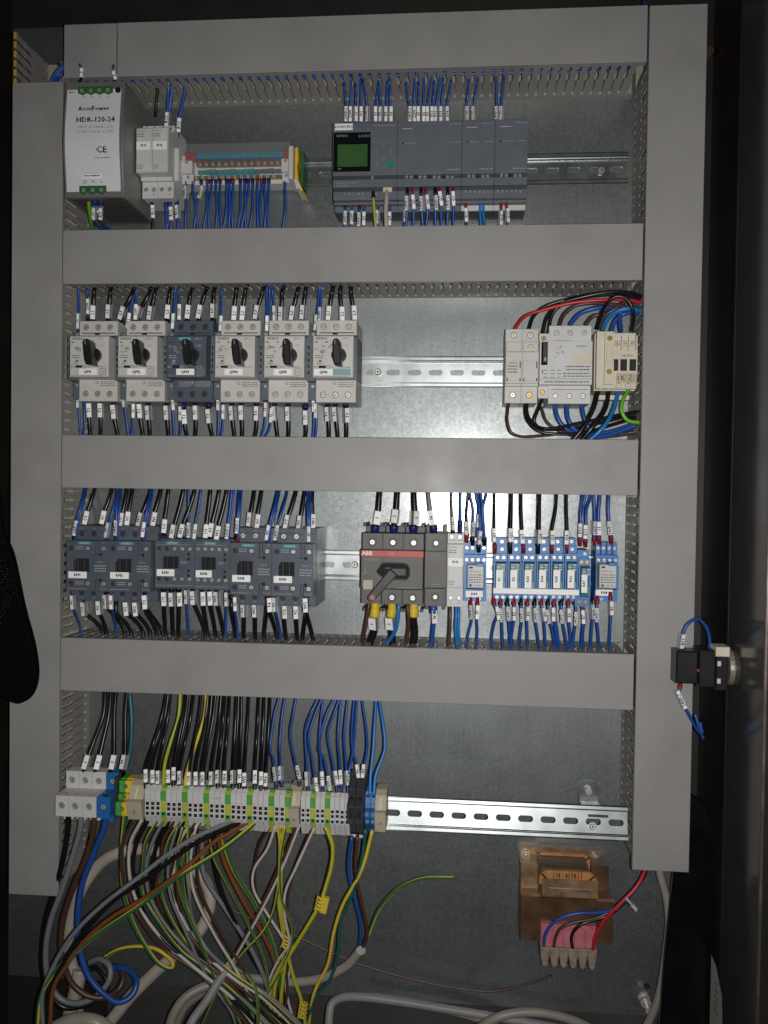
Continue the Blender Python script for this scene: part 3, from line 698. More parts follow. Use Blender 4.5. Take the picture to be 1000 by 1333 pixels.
# ------------------------------------------------------------------ row 2: six motor breakers with rotary knobs
Z2 = dict(ft=P(276,437,92)[1], fb=P(276,491,92)[1], ut=P(290,417.5,66)[1], ub=P(290,436.5,66)[1], lt=P(290,493.5,66)[1], lb=P(290,523,66)[1])
QX = [90.5,153.2,216.8,279.5,343.5,407]
def breaker(i):
    dark = i == 2
    x0 = P(QX[i],463,92)[0]; x1 = x0+45.2
    look = ['leftmost pale grey motor breaker, marked QM1','pale grey motor breaker marked QM2','dark anthracite motor breaker marked QM3, the only dark one','pale grey motor breaker marked QM4, right of the dark one','pale grey motor breaker marked QM5','rightmost pale grey knob breaker, marked QM6, with a teal sticker'][i]
    t = thing('motor_breaker',look,'circuit breaker',((x0+x1)/2,ZR[1],7.5),'rotary motor breakers')
    m_ = 'anth' if dark else 'lgrey'; z = Z2
    b = MB(m_); a,c = x0,x1
    b.field(a,c,z['lb'],z['ut'],8,[(a,c,z['lb'],z['ut'],58,'side' if not dark else 'anth2'),(a,c,z['ub'],z['ut'],66),(a,c,z['lb'],z['lt'],66),(a,c,z['ub']-1,z['ub'],60,'hole')]); part('housing', b, t)
    b = MB(m_); b.box(a,c,z['fb'],z['ft'],58,92,None,.9); part('front_face', b, t)
    b = MB('hole')
    b.box(a+3,c-3,z['ub']+2.2,z['ub']+3.2,65,66.2,'hole'); b.box(a+18,a+24,z['ub']+.6,z['ub']+2.2,65,66.25,'hole'); part('clip_slot', b, t)
    for k in range(3):
        screw(t,a+8+k*14.2,z['ut']-7.2,66,3.1,'steel' if not dark else 'anth2',m_)
        screw(t,a+8+k*14.2,z['lb']+8.5,66,3.1,'steel' if not dark else 'anth2',m_)
    # side auxiliary contact, left
    b = MB('side'); b.field(a-9.2,a-.3,z['lb']+3,z['ut']-12,8,[(a-9.2,a-.3,z['lb']+3,z['ut']-12,62),(a-9.2,a-.3,z['fb']-2,z['ft']+3,76)])
    for q in range(5): b.box(a-8,a-6.2,z['fb']+6+q*7,z['fb']+9+q*7,76,76.4,'hole')
    ax = part('auxiliary_contact', b, t)
    screw(ax,a-4.6,z['fb']-6,62,2,'steel','side'); screw(ax,a-4.6,z['ft']+7,62,2,'steel','side')
    # print
    ik = 'inkd' if dark else 'inkg'; b = MB(ik); h = 92.15
    if dark:
        b.rect(a+13,a+28,z['ft']-5,z['ft']-1.6,h,'teal'); b.text('SIEMENS',a+20.5,z['ft']-3.3,h+.05,3.2,'inkw'); b.text('SIRIUS',a+36,z['ft']-3.3,h,3.0,ik)
    else:
        b.bold('SIEMENS',a+9.5,z['ft']-3.2,h,3.5,ik,0,.12); b.text('SIRIUS',a+36.5,z['ft']-3.2,h,2.8,ik)
    for xx in (2.5,14): b.rect(a+xx,a+xx+3,z['ft']-7.6,z['ft']-6.6,h,'hole')
    rr = random.Random(i)
    for q in range(6):
        xx,zz = a+4+rr.uniform(0,9), z['ft']-11-rr.uniform(0,8); b.ring(xx,zz,1.3,1.0,h-.05,h,ik,8); b.rect(xx-2.2,xx+2.2,zz-.15,zz+.15,h,ik)
    b.poly([(a+6,z['fb']+17),(a+11,z['fb']+17),(a+8.5,z['fb']+20)],h-.1,h,ik); b.lines(a+3,a+12,z['fb']+20.5,z['fb']+25,h,2,ik,i); b.lines(a+5,a+11,z['fb']+14,z['fb']+16.5,h,1,ik,i+8)
    b.rect(a+7,a+15,z['fb']+10.2,z['fb']+13,h,'hole'); b.lines(a+1.5,a+6,z['fb']+10,z['fb']+13,h,2,ik,i); b.ring(a+17.6,z['fb']+11.5,1.9,1.4,h-.05,h,'inkw' if dark else ik,10)
    b.lines(a+20,a+24,z['fb']+10.6,z['fb']+12.4,h,1,ik,i+1); b.lines(a+32,a+42,z['fb']+10.4,z['fb']+12.4,h,1,ik,i+3)
    b.text('I ON',a+37,z['ft']-11,h,2.6,'inkw' if dark else ik); 
    for q in range(4): b.add([(a+17+q*1.1,z['ft']-14+q,h),(a+17.5+q*1.1,z['ft']-14.3+q,h),(a+19+q*1.1,z['ft']-11.6+q,h),(a+18.5+q*1.1,z['ft']-11.3+q,h)],[(0,1,2,3)],'inkw' if dark else ik)
    b.lines(a+2,a+40,z['fb']+.6,z['fb']+1.8,h,1,ik,i+5)
    b.text('CE',a+20.5,z['lt']-4.6,66.15,4.6,ik if not dark else 'inkw'); b.lines(a+25,a+43,z['lt']-9,z['lt']-2.4,66.15,3,ik,i+2)
    if dark: b.lines(a+6,a+19,z['lt']-9,z['lt']-2.4,66.15,3,ik,i+6)
    part('front_print', b, t)
    # name plate
    b = MB('white'); xa = a+11.5 if i < 5 else a+2.2; b.box(xa,xa+20.5,z['fb']+2.4,z['fb']+9.2,91,92.8); pl = part('name_plate', b, t)
    b = MB('ink'); b.bold('QM%d'%(i+1),xa+10.2,z['fb']+5.6,92.95,4.4); part('plate_text', b, pl)
    if i == 5: b = MB('tealst'); b.box(xa+20.8,c-3,z['fb']+2.4,z['fb']+9.6,91,92.7); part('teal_sticker', b, t)
    elif i != 3:
        b = MB(ik); b.ring(c-6.5,z['fb']+6,1.6,1.2,92.05,92.2,ik,8)
        for q in range(4): 
            e_ = [(0,1),(1,0),(0,-1),(-1,0)][q]; b.rect(c-6.5+e_[0]*3.4-(.25 if e_[0] else 3.4),c-6.5+e_[0]*3.4+(.25 if e_[0] else 3.4),z['fb']+6+e_[1]*3.4-(.25 if e_[1] else 3.4),z['fb']+6+e_[1]*3.4+(.25 if e_[1] else 3.4),92.2,ik)
        part('square_mark', b, t)
    # rotary knob: disc and upright paddle
    kx,kz = a+29.5, (z['fb']+z['ft'])/2+1.0
    b = MB('black'); b.cyl(kx,kz,8.2,91,97,'black',24); kn = part('rotary_knob', b, t)
    tl = .10 if i < 4 else .03
    pts = [(-2.6,15),(1.2,15.3),(3.6,12.5),(4.2,4),(4.4,-4),(4.2,-13.6),(-2.6,-12.6),(-4.0,-8),(-4.4,0),(-4.2,11)]
    pts = [(kx+x_*math.cos(tl)-z_*math.sin(tl), kz+x_*math.sin(tl)+z_*math.cos(tl)) for x_,z_ in pts]
    b = MB('black'); b.poly(pts,96.5,113,None,1.2); part('knob_grip', b, kn)
    b = MB('inkw'); b.box(kx-2.2,kx-1.6,kz+9,kz+13.4,112.8,113.2,'inkd'); part('pointer_mark', b, kn)
for i in range(6): breaker(i)

# ------------------------------------------------------------------ row 2, right: fuse switch, relay module, small contactor
def fuse2():
    x0,x1,z0,z1 = R(658,701,427,524,62)
    t = thing('fuse_holder','yellowed two-pole fuse holder with open flaps, beside the red wire','fuse holder',((x0+x1)/2,(z0+z1)/2,7.5))
    H_ = z1-z0; w_ = (x1-x0)/2
    for i in range(2):
        a,c = x0+i*w_+.1, x0+(i+1)*w_-.1; zz = lambda f: z1-f*H_
        b = MB('lgrey'); b.field(a,c,z0,z1,8,[(a,c,z0,z1,56),(a,c,zz(.78),zz(.17),62),(a,c,zz(.75),zz(.33),66),(a+.8,c-.8,zz(.72),zz(.45),67.2)]); part('housing', b, t)
        b = MB('lgrey'); b.box(a+.8,c-.8,zz(.33)+.8,zz(.19),61,64.5,'lgrey',.5); part('fuse_flap', b, t)
        b = MB('hole')
        for xx in (a+1.4,c-2.6): b.box(xx,xx+1.2,zz(.72),zz(.68),67,67.6,'hole')
        b.box(c-2.6,c-1.6,zz(.55),zz(.46),67,67.5,'hole'); part('flap_slot', b, t)
        screw(t,(a+c)/2,zz(.085),56,3.0,'steel','lgrey'); screw(t,(a+c)/2,zz(.89),56,3.0,'steel' if i==0 else 'brass','lgrey')
        b = MB('inkg')
        if i == 0: b.text('SIEMENS',(a+c)/2-1,zz(.48),67.4,2.7,'ink'); b.lines(a+2,c-5,zz(.62),zz(.50),67.3,3,'inkg',4)
        else:
            q = [((a+c)/2-4,zz(.26)),((a+c)/2-2,zz(.26)),((a+c)/2-2,zz(.225)),((a+c)/2+2,zz(.225)),((a+c)/2+2,zz(.26)),((a+c)/2+4,zz(.26))]
            b.tube([(u,v,64.6) for u,v in q],.25,'ink',4)
        part('front_print', b, t)
fuse2()
def motor_module():
    h = 72
    x0,x1,z0,z1 = R(702,770,423,525,h-6)
    t = thing('protection_relay','wide pale grey protection module with black toggle, between fuse holder and small contactor','relay',((x0+x1)/2,(z0+z1)/2,7.5))
    W,H_ = x1-x0,z1-z0; X = lambda f: x0+f*W; Z = lambda f: z1-f*H_
    b = MB('lgrey2'); b.field(x0,x1,z0,z1,8,[(X(.19),x1,z0,Z(0),h-10),(x0,x1,Z(.80),Z(.10),h-10),(x0,x1,Z(.77),Z(.215),h),(x0,X(.19),Z(.93),Z(.78),h-12),(X(.03),X(.15),Z(.52),Z(.21),h-12,'hole')]); part('housing', b, t)
    b = MB('black'); b.box(X(.05),X(.15),Z(.5),Z(.23),h-11,h+1.5,'black',.6); part('toggle', b, t)
    b = MB('inkw'); b.rect(X(.09),X(.115),Z(.47),Z(.43),h+1.6,'inkw'); part('toggle_mark', b, t)
    for k in range(3):
        screw(t,X(.33+k*.265),Z(.095),h-10,2.6,'steel','lgrey2'); screw(t,X(.33+k*.265),Z(.90),h-10,2.6,'steel','lgrey2')
    screw(t,X(.085),Z(.165),h-10,2.4,'brass','lgrey2'); screw(t,X(.085),Z(.85),h-12,2.4,'brass','lgrey2')
    b = MB('cream'); b.box(X(.625),X(.99),Z(.505),Z(.38),h,h+.8); part('blank_plate', b, t)
    b = MB('inkg'); hh = h+.12; b.text('SIEMENS',X(.79),Z(.285),hh,3.2,'ink')
    b.lines(X(.3),X(.6),Z(.2),Z(.185),h-9.8,1,'inkg',3); b.rect(X(.0),X(.99),Z(.70),Z(.695),hh,'inkg')
    b.lines(X(.5),X(.96),Z(.60),Z(.52),hh,2,'inkg',1); b.lines(X(.45),X(.98),Z(.68),Z(.61),hh,2,'inkg',2); b.lines(X(.1),X(.95),Z(.755),Z(.715),hh,1,'inkg',5)
    rr = random.Random(3)
    for q in range(8): xx,zz = X(.3+rr.uniform(0,.15)),Z(.27+rr.uniform(0,.18)); b.ring(xx,zz,1.2,.9,hh-.1,hh,'inkg',8)
    for q in range(3):
        for g in range(3): b.lines(X(.08+g*.13),X(.16+g*.13),Z(.60+q*.045),Z(.575+q*.045),hh,1,'inkg',q*3+g)
    b.rect(X(.05),X(.065),Z(.63),Z(.58),hh,'ink'); b.lines(X(.25),X(.95),Z(.83),Z(.805),h-9.8,1,'inkg',8)
    part('front_print', b, t)
motor_module()
def small_contactor():
    h = 66
    x0,x1,z0,z1 = R(776,830,431,507,h)
    t = thing('contactor','small cream contactor with handwritten K2 tag, next to the right duct','contactor',((x0+x1)/2,(z0+z1)/2,7.5))
    W,H_ = x1-x0,z1-z0; X = lambda f: x0+f*W; Z = lambda f: z1-f*H_
    b = MB('cream'); b.field(x0,x1,z0,z1,8,[(x0,x1,z0,z1,54),(X(.02),X(.42),Z(.98),Z(.0),h-2),(X(.20),X(.42),Z(.92),Z(.04),h+3),(X(.42),x1,Z(.80),Z(.32),h),(X(.42),x1,Z(.98),Z(.80),h-4)]); part('housing', b, t)
    b = MB('cream'); b.box(X(.23),X(.39),Z(.57),Z(.26),h+3,h+4.4,'cream',.4); part('side_plate', b, t)
    for f in (.13,.70): screw(t,X(.31),Z(f),h+3,2.6,'brass','cream')
    for k,f in enumerate((.55,.72,.90)):
        screw(t,X(f),Z(.18),54.5,2.8,'steel','cream')
        b = MB('cream'); b.box(X(f)-.8+4.6,X(f)+.8+4.6,Z(.32),Z(.06),54,60); part('terminal_barrier', b, t)
    for f in (.14,.34,.57,.80): screw(t,X(f),Z(.93),h-3.5,2.7,'steel','cream')
    for f in (.46,.67,.89):
        b = MB('hole'); b.box(X(f)-3.6,X(f)+3.6,Z(.68),Z(.48),h,h+.3,'black'); b.box(X(f)-2,X(f)+2,Z(.66),Z(.50),h,h+1.5,'black',.4); part('contact_window', b, t)
    b = MB('ink'); b.text('SIEMENS',X(.76),Z(.42),h+.15,3.2,'ink'); part('front_print', b, t)
    b = MB('cream'); b.box(X(.50),X(.99),Z(.885),Z(.72),h,h+1,'beige'); tg = part('name_tag', b, t)
    b = MB('ink'); zz = Z(.80)
    for pts in ([(.62,.03),(.62,-.03)],[(.69,.03),(.63,0),(.69,-.03)],[(.80,.03),(.86,.03),(.80,-.03),(.87,-.03)],[(.54,.02),(.545,-.03)]):
        b.tube([(X(u),zz+v*H_*1.4,h+1.2) for u,v in pts],.38,'ink',4)
    part('handwriting', b, tg)
    b = MB('cream'); b.box(X(.15),X(.9),z0-9,z0-4,30,46); part('rail_foot', b, t)
small_contactor()

# ------------------------------------------------------------------ row 3: contactors
def contactor(i):
    big = i in (0,1,4,5)
    h = 95 if big else 82
    pl,pr,pt,pb = [(86.3,140.5,704,769.5),(140.5,196,704.5,770.5),(202,253,704,766),(253,299.5,704.5,768),(299.5,353.5,707,775),(353.5,408,708,776.5)][i]
    x0,x1,z0,z1 = R(pl,pr,pt,pb,h); x1 -= .25
    look = ['leftmost anthracite contactor, marked KM1','anthracite contactor marked KM2, touching the leftmost one','compact anthracite contactor marked KM3, beside the dark gap','compact anthracite contactor marked KM4','tall anthracite contactor marked KM5','rightmost anthracite contactor, marked KM6'][i]
    t = thing('contactor',look,'contactor',((x0+x1)/2,ZR[2],7.5),'anthracite contactors')
    W,H_ = x1-x0,z1-z0; X = lambda f: x0+f*W; Z = lambda f: z1-f*H_
    if big:
        zt,zb = z1+16, z0-14
        b = MB('anth'); b.field(x0,x1+2,zb,zt,8,[(x0,x1,zb,zt,72),(x0,x1,zb+2,zt-6,74)]); part('housing', b, t)
        for k in range(2):
            for zz in (zt-9,zb+10): screw(t,x0+9+k*14.5,zz,74,3.1,'steel' if i>3 and zz>0-60 else 'anth2','anth')
        b = MB('inkd')
        for k in range(3): b.text(['1L1','3L2','5L3'][k],x0+9+k*14.5,zt-3.2,74.15,2.4,'inkd'); b.text(['2T1','4T2','6T3'][k],x0+9+k*14.5,zb+4,74.15,2.4,'inkd')
        b.rect(X(.38),X(.385),zb+1,zb+9,74.15,'hole'); part('terminal_print', b, t)
        lev = [(x0,x1,z0,z1,h),(X(.17),X(.55),Z(.62),Z(.35),h-6,'hole')]
        lev += [(X(.26),X(.285),Z(.62),Z(.35),h-1,'anth2'),(X(.42),X(.445),Z(.62),Z(.35),h-1,'anth2'),(X(.17),X(.21),Z(.40),Z(.35),h)]
        for zc2 in (.24,.75): lev += [(X(.79),X(.85),Z(zc2+.06),Z(zc2),h-5,'hole')]
        lev += [(X(.70),X(.715),Z(.26),Z(.02),h-1.2,'hole'),(X(.70),X(.715),Z(.99),Z(.78),h-1.2,'hole'),(X(.77),X(.785),Z(.2),Z(.02),h-1.2,'hole'),(X(.77),X(.785),Z(.99),Z(.82),h-1.2,'hole'),(X(.66),X(.79),Z(.275),Z(.265),h-1.2,'hole'),(X(.715),X(.79),Z(.78),Z(.77),h-1.2,'hole')]
        b = MB('anth'); b.field(x0,x1,z0,z1,72,lev); part('front_face', b, t)
        for fx in (.13,.52,.90): screw(t,X(fx),Z(.15),h,2.6,'steel' if fx>.2 else 'anth2','anth'); screw(t,X(fx),Z(.85),h,2.6,'steel' if fx>.2 else 'anth2','anth')
        cx0,cx1 = .27,.60
        lx,lz = (.06,.50),(.78,.62)
        b = MB('inkd'); b.text('SIRIUS',X(.81),Z(.42),h+.15,2.7,'inkd'); b.lines(X(.68),X(.96),Z(.62),Z(.47),h+.15,3,'inkd',i); b.lines(X(.05),X(.5),Z(.97),Z(.945),h+.15,1,'inkd',i+9); b.lines(X(.8),X(.98),Z(.96),Z(.94),h+.15,1,'inkd',i+4)
        for fz in (.15,.85): b.lines(X(.22),X(.42),Z(fz+.03),Z(fz-.05),h+.15,2,'inkd',i)
        b.text('A1',X(.92),Z(.03),h+.15,2.2,'inkd'); part('front_print', b, t)
        q = (.06,.50,.615,.745)
    else:
        zt,zb = z1+1, z0-1
        b = MB('anth'); b.field(x0,x1,zb,zt,8,[(x0,x1,zb,zt,62),(x0,x1,zb+2,zt-2,70)]); part('housing', b, t)
        lev = [(x0,x1,z0,z1,h),(X(.20),X(.60),Z(.58),Z(.33),h-6,'hole'),(X(.30),X(.325),Z(.58),Z(.33),h-1,'anth2'),(X(.46),X(.485),Z(.58),Z(.33),h-1,'anth2')]
        for fz in (.25,.35,.60,.70): lev.append((X(.82),X(.89),Z(fz+.05),Z(fz),h-4,'hole'))
        b = MB('anth'); b.field(x0,x1,z0,z1,70,lev); part('front_face', b, t)
        for k in range(5):
            for fz in (.165,.80): screw(t,X(.11+k*.195),Z(fz),h,2.3,'steel' if k>1 or i==3 else 'anth2','anth')
        b = MB('inkd'); b.lines(X(.66),X(.82),Z(.48),Z(.42),h+.15,2,'inkd',i); b.lines(X(.05),X(.9),Z(.09),Z(.07),h+.15,1,'inkd',i); b.lines(X(.03),X(.95),Z(.95),Z(.925),h+.15,1,'inkd',i+1); part('front_print', b, t)
        q = (.05,.50,.60,.745)
    b = MB('teal'); b.box(X(.27),X(.61),Z(.075),Z(.018),h-.5,h+.35,'teal'); tp = part('teal_name_strip', b, t)
    b = MB('inkw'); b.text('SIEMENS',X(.44),Z(.047),h+.45,3.1,'inkw'); part('strip_text', b, tp)
    b = MB('white'); b.box(X(q[0]),X(q[1]),Z(q[3]),Z(q[2]),h-.5,h+1); pl_ = part('name_plate', b, t)
    b = MB('ink'); b.bold('KM%d'%(i+1),X((q[0]+q[1])/2),Z((q[2]+q[3])/2),h+1.1,4.2); part('plate_text', b, pl_)
for i in range(6): contactor(i)

# ------------------------------------------------------------------ row 3: main switch
def main_switch():
    h = 80
    x0,x1,z0,z1 = R(469.5,551,716.5,787,h)
    t = thing('main_switch','grey three-pole main switch with red band and diagonal lever','switch',((x0+x1)/2,ZR[2],7.5))
    W = x1-x0; zt = P(510,694.6,70)[1]; zl = P(510,681.5,60)[1]; zf = P(510,767,h)[1]; zbl = P(510,797,60)[1]
    X = lambda f: x0+f*W
    b = MB('swgrey'); lev = [(x0,x1,z0,zt,66)]
    q = W/3
    for k in range(3):
        a,c = x0+k*q+.6, x0+(k+1)*q-.6
        lev += [(a,c,zt-19,zt,70),(a,c,z0,zf-1,74),(a,a+2,zt,zl,56),(c-2,c,zt,zl,56),(a,a+2,zbl,z0,56),(c-2,c,zbl,z0,56),(a,c,zt,zl-4,30),(a,c,zbl+4,z0,30)]
    b.field(x0,x1,zbl,zl,8,lev); part('housing', b, t)
    b = MB('swgrey'); b.box(x0,x1,zf,z1+.5,66,h,None,.8); fc = part('front_face', b, t)
    zr0,zr1 = P(510,725,h)[1],P(510,716.8,h)[1]
    b = MB('redbar'); b.box(x0-.2,x1+.2,zr0,zr1,h-1,h+.7,None,.3); rb = part('red_band', b, t)
    b = MB('inkw'); b.text('ABB',X(.10),(zr0+zr1)/2,h+.85,6.6,'white'); b.text('ABB',X(.10)+.3,(zr0+zr1)/2,h+.86,6.6,'white'); b.text('1 100',X(.48),(zr0+zr1)/2,h+.85,3.4,'inkw'); part('band_text', b, rb)
    b = MB('inkd'); p = P(484,728.5,h); b.text('OT125F3C',p[0],p[1],h+.15,3.6,'inkd'); p = P(475.5,741,h); b.text('0',p[0],p[1],h+.15,4.4,'inkd'); p = P(475,745.5,h); b.text('OFF',p[0],p[1],h+.15,3.4,'inkd'); p = P(537,743.5,h); b.text('I',p[0],p[1],h+.15,3,'inkd'); p = P(543,729,h); b.text('I',p[0],p[1],h+.15,3,'inkd')
    b.lines(X(.58),X(.92),zf+1.2,zf+2.6,h+.15,1,'inkd',3); part('front_print', b, t)
    xa,xb,za,zb = R(473,485,755,767,h); b = MB('beige'); b.box(xa,xb,za,zb,h,h+.5,'beige'); part('spec_sticker', b, t)
    # recess rim and lever
    c0 = P(512,743.5,h); b = MB('black'); rx,rz = 18,8.8
    pts = [(c0[0]-rx,c0[1]-1),(c0[0]-12,c0[1]+rz),(c0[0]+11,c0[1]+rz),(c0[0]+15.5,c0[1]+rz-1.5),(c0[0]+rx,c0[1]+3),(c0[0]+rx,c0[1]-5),(c0[0]+15,c0[1]-rz),(c0[0]-6,c0[1]-rz),(c0[0]-13,c0[1]-6)]
    b.poly(pts,h-2,h+.6,'hole'); part('lever_recess', b, t)
    rim = [(x_,z_,h+.6) for x_,z_ in pts]+[(pts[0][0],pts[0][1],h+.6)]
    b = MB('swgrey2'); b.tube(rim,.9,'swgrey2',6); part('recess_rim', b, t)
    b = MB('swgrey2'); b.box(c0[0]-2,c0[0]+15,c0[1]-5,c0[1]+4,h,h+5,'swgrey2',1); hub = part('lever_hub', b, t)
    a = Vector(P(513,744,h+6)[:2]); e = Vector(P(483.5,778,h+8)[:2]); d = (e-a).normalized(); n_ = Vector((-d.y,d.x))
    w0,w1 = 5.5,4.4
    pts = [tuple(a+n_*w0),tuple(a-n_*w0),tuple(e-n_*w1)]+[tuple(e+d*w1*math.sin(q_)+n_*(-w1*math.cos(q_))) for q_ in (.5,1.1,1.57,2.1,2.7)]+[tuple(e+n_*w1)]
    b = MB('swgrey2'); b.poly(pts,h+3,h+11,'swgrey2',1.2); lv = part('lever', b, t)
    b = MB('red'); b.cyl(e[0]+1.5,e[1]+.5,3.2,h+10,h+11.6,'redbar',14); b.cyl(e[0]+1.2,e[1]+.8,1.8,h+11.4,h+12,'palepink',10); part('lever_rivet', b, lv)
    b = MB('hole'); b.box(c0[0]-9,c0[0]-1,c0[1]+2.5,c0[1]+4,h+.5,h+1.2,'anth2'); part('recess_mark', b, t)
    for k in range(3):
        cx = x0+(k+.5)*q
        b = MB('swgrey2'); b.ring(cx,zt-10,5.2,3.4,69,71,'swgrey2',16); part('screw_collar', b, t)
        screw(t,cx,zt-10,70,2.9,'steel')
        if k: 
            b = MB('swgrey2'); b.ring(cx,zf-10,5.2,3.4,73,75,'swgrey2',16); part('screw_collar', b, t); screw(t,cx,zf-10,74,2.9,'steel')
    return x1
xsw = main_switch()
def switch_pole():
    h = 72
    x0,x1,z0,z1 = R(553,581.5,694.5,789,h); zl = P(566,684,60)[1]
    t = thing('neutral_pole','grey single neutral pole fixed to the right of the main switch','switch pole',((x0+x1)/2,ZR[2],7.5))
    zf0,zf1 = P(566,765,h)[1],P(566,718,h)[1]
    b = MB('swgrey'); b.field(x0,x1,z0-6,zl,8,[(x0,x1,z0,z1,66),(x0,x1,zf0,zf1,h),(x0+1,x1-1,zf1+1,z1,70),(x0+1,x1-1,z0,zf0-1,74),(x0+1,x0+4,z1,zl,56),(x1-4,x1-1,z1,zl,56),(x0+1,x0+4,z0-6,z0,56),(x1-4,x1-1,z0-6,z0,56)]); part('housing', b, t)
    cx = (x0+x1)/2
    for zz,hh in ((z1-11,70),((z0+zf0)/2,74)):
        b = MB('swgrey2'); b.ring(cx,zz,5.0,3.2,hh-1,hh+1,'swgrey2',16); part('screw_collar', b, t); screw(t,cx,zz,hh,2.4,'steel')
    b = MB('inkd'); zc = (zf0+zf1)/2; b.tube([(cx,zf0+9,h+.1),(cx+.5,zc-4,h+.1),(cx-1.5,zc+6,h+.1)],.35,'inkd',4); b.tube([(cx,zc+9,h+.1),(cx,zf1-8,h+.1)],.3,'inkd',4); b.lines(cx-5,cx+5,zf0+3,zf0+4.2,h+.15,1,'inkd',2); b.lines(cx-6,cx+6,zf1-4.5,zf1-3.4,h+.15,1,'inkd',4); part('front_print', b, t)
switch_pole()
x0,x1,z0,z1 = R(582,603.5,695,791,62)
module2(x0,x1,z0,z1,68,54,'fuse_holder','pale grey single fuse holder marked FU3, beside the main switch',('FU3',),None,1)

# ------------------------------------------------------------------ row 3: blue relay sockets
def relay_wide(pl,pr,pt,pb,label,mark,lab_px,box_px,tiers,group='blue relay sockets'):
    h = 34
    x0,x1,z0,z1 = R(pl,pr,pt,pb,h+8)
    t = thing('relay',label,'relay',((x0+x1)/2,ZR[2],7.5),group)
    H_ = z1-z0; W = x1-x0; X = lambda f: x0+f*W; Z = lambda f: z1-f*H_
    b = MB('blue'); lev = [(x0,x1,z0,z1,30),(x0,x1,Z(.20),Z(.0),h+2),(x0,x1,Z(.38),Z(.21),h+10),(x0,x1,z0,Z(.80),h+8),(x0,x0+2.5,Z(.80),Z(.38),h+14),(x1-2.5,x1,Z(.80),Z(.38),h+14)]
    b.field(x0,x1,z0,z1,8,lev); part('socket', b, t)
    n = 4
    for k in range(n):
        screw(t,X((k+.5)/n),Z(.10),h+2,2.0,'steel','blued'); screw(t,X((k+.5)/n),Z(.295),h+10,2.0,'steel','blued')
        b = MB('blued'); b.box(X(k/n)-.4,X(k/n)+.4,Z(.38),Z(0)+1,h,h+12.5); part('barrier', b, t)
    for k in (0,2): screw(t,X(.3+k*.2),Z(.965),h+8,1.9,'steel','blued')
    xa,xb,za,zb = R(*box_px,h+32); b = MB('lgrey2'); b.box(xa,xb,za,zb,30,h+32,None,1); rl = part('relay_body', b, t)
    b = MB('inkg'); w_=xb-xa; hh_=zb-za; b.text('finder',xa+w_*.58,za+hh_*.72,h+32.15,3.8,'inkg'); b.ring(xa+w_*.2,za+hh_*.72,1.7,1.2,h+32,h+32.15,'inkg',10); b.lines(xa+1.5,xb-2,za+hh_*.2,za+hh_*.62,h+32.15,4,'inkg',3); b.rect(xa+2,xa+5,za+1.5,za+4.5,h+32.15,'inkg'); b.lines(xa+7,xb-2,za+2,za+4,h+32.15,1,'inkg',4); b.rect(xa+2,xa+6,zb-4,zb-2,h+32.15,'ink'); part('body_print', b, rl)
    b = MB('blued'); b.box(xb-9,xb-1,zb-1.5,zb+2.5,h+20,h+34,'blue',.6); part('release_clip', b, t)
    xa,xb,za,zb = R(*lab_px,h+12); b = MB('white'); b.box(xa,xb,za,zb,30,h+12.5); lp = part('name_plate', b, t)
    b = MB('ink'); b.bold(mark,(xa+xb)/2,(za+zb)/2,h+12.7,3.9); part('plate_text', b, lp)
relay_wide(603.8,633.5,706,782.5,'blue relay with grey body marked KA9, standing alone beside the fuse holder','KA9',(606.5,628.5,769,777.5),(608.5,630,735.5,765.5),0)
relay_wide(775,804.5,706.5,783,'wide blue relay with grey body at the right end of the relay row','KA8',(775.5,797.5,767.5,775.5),(780.5,803,735,766),0)
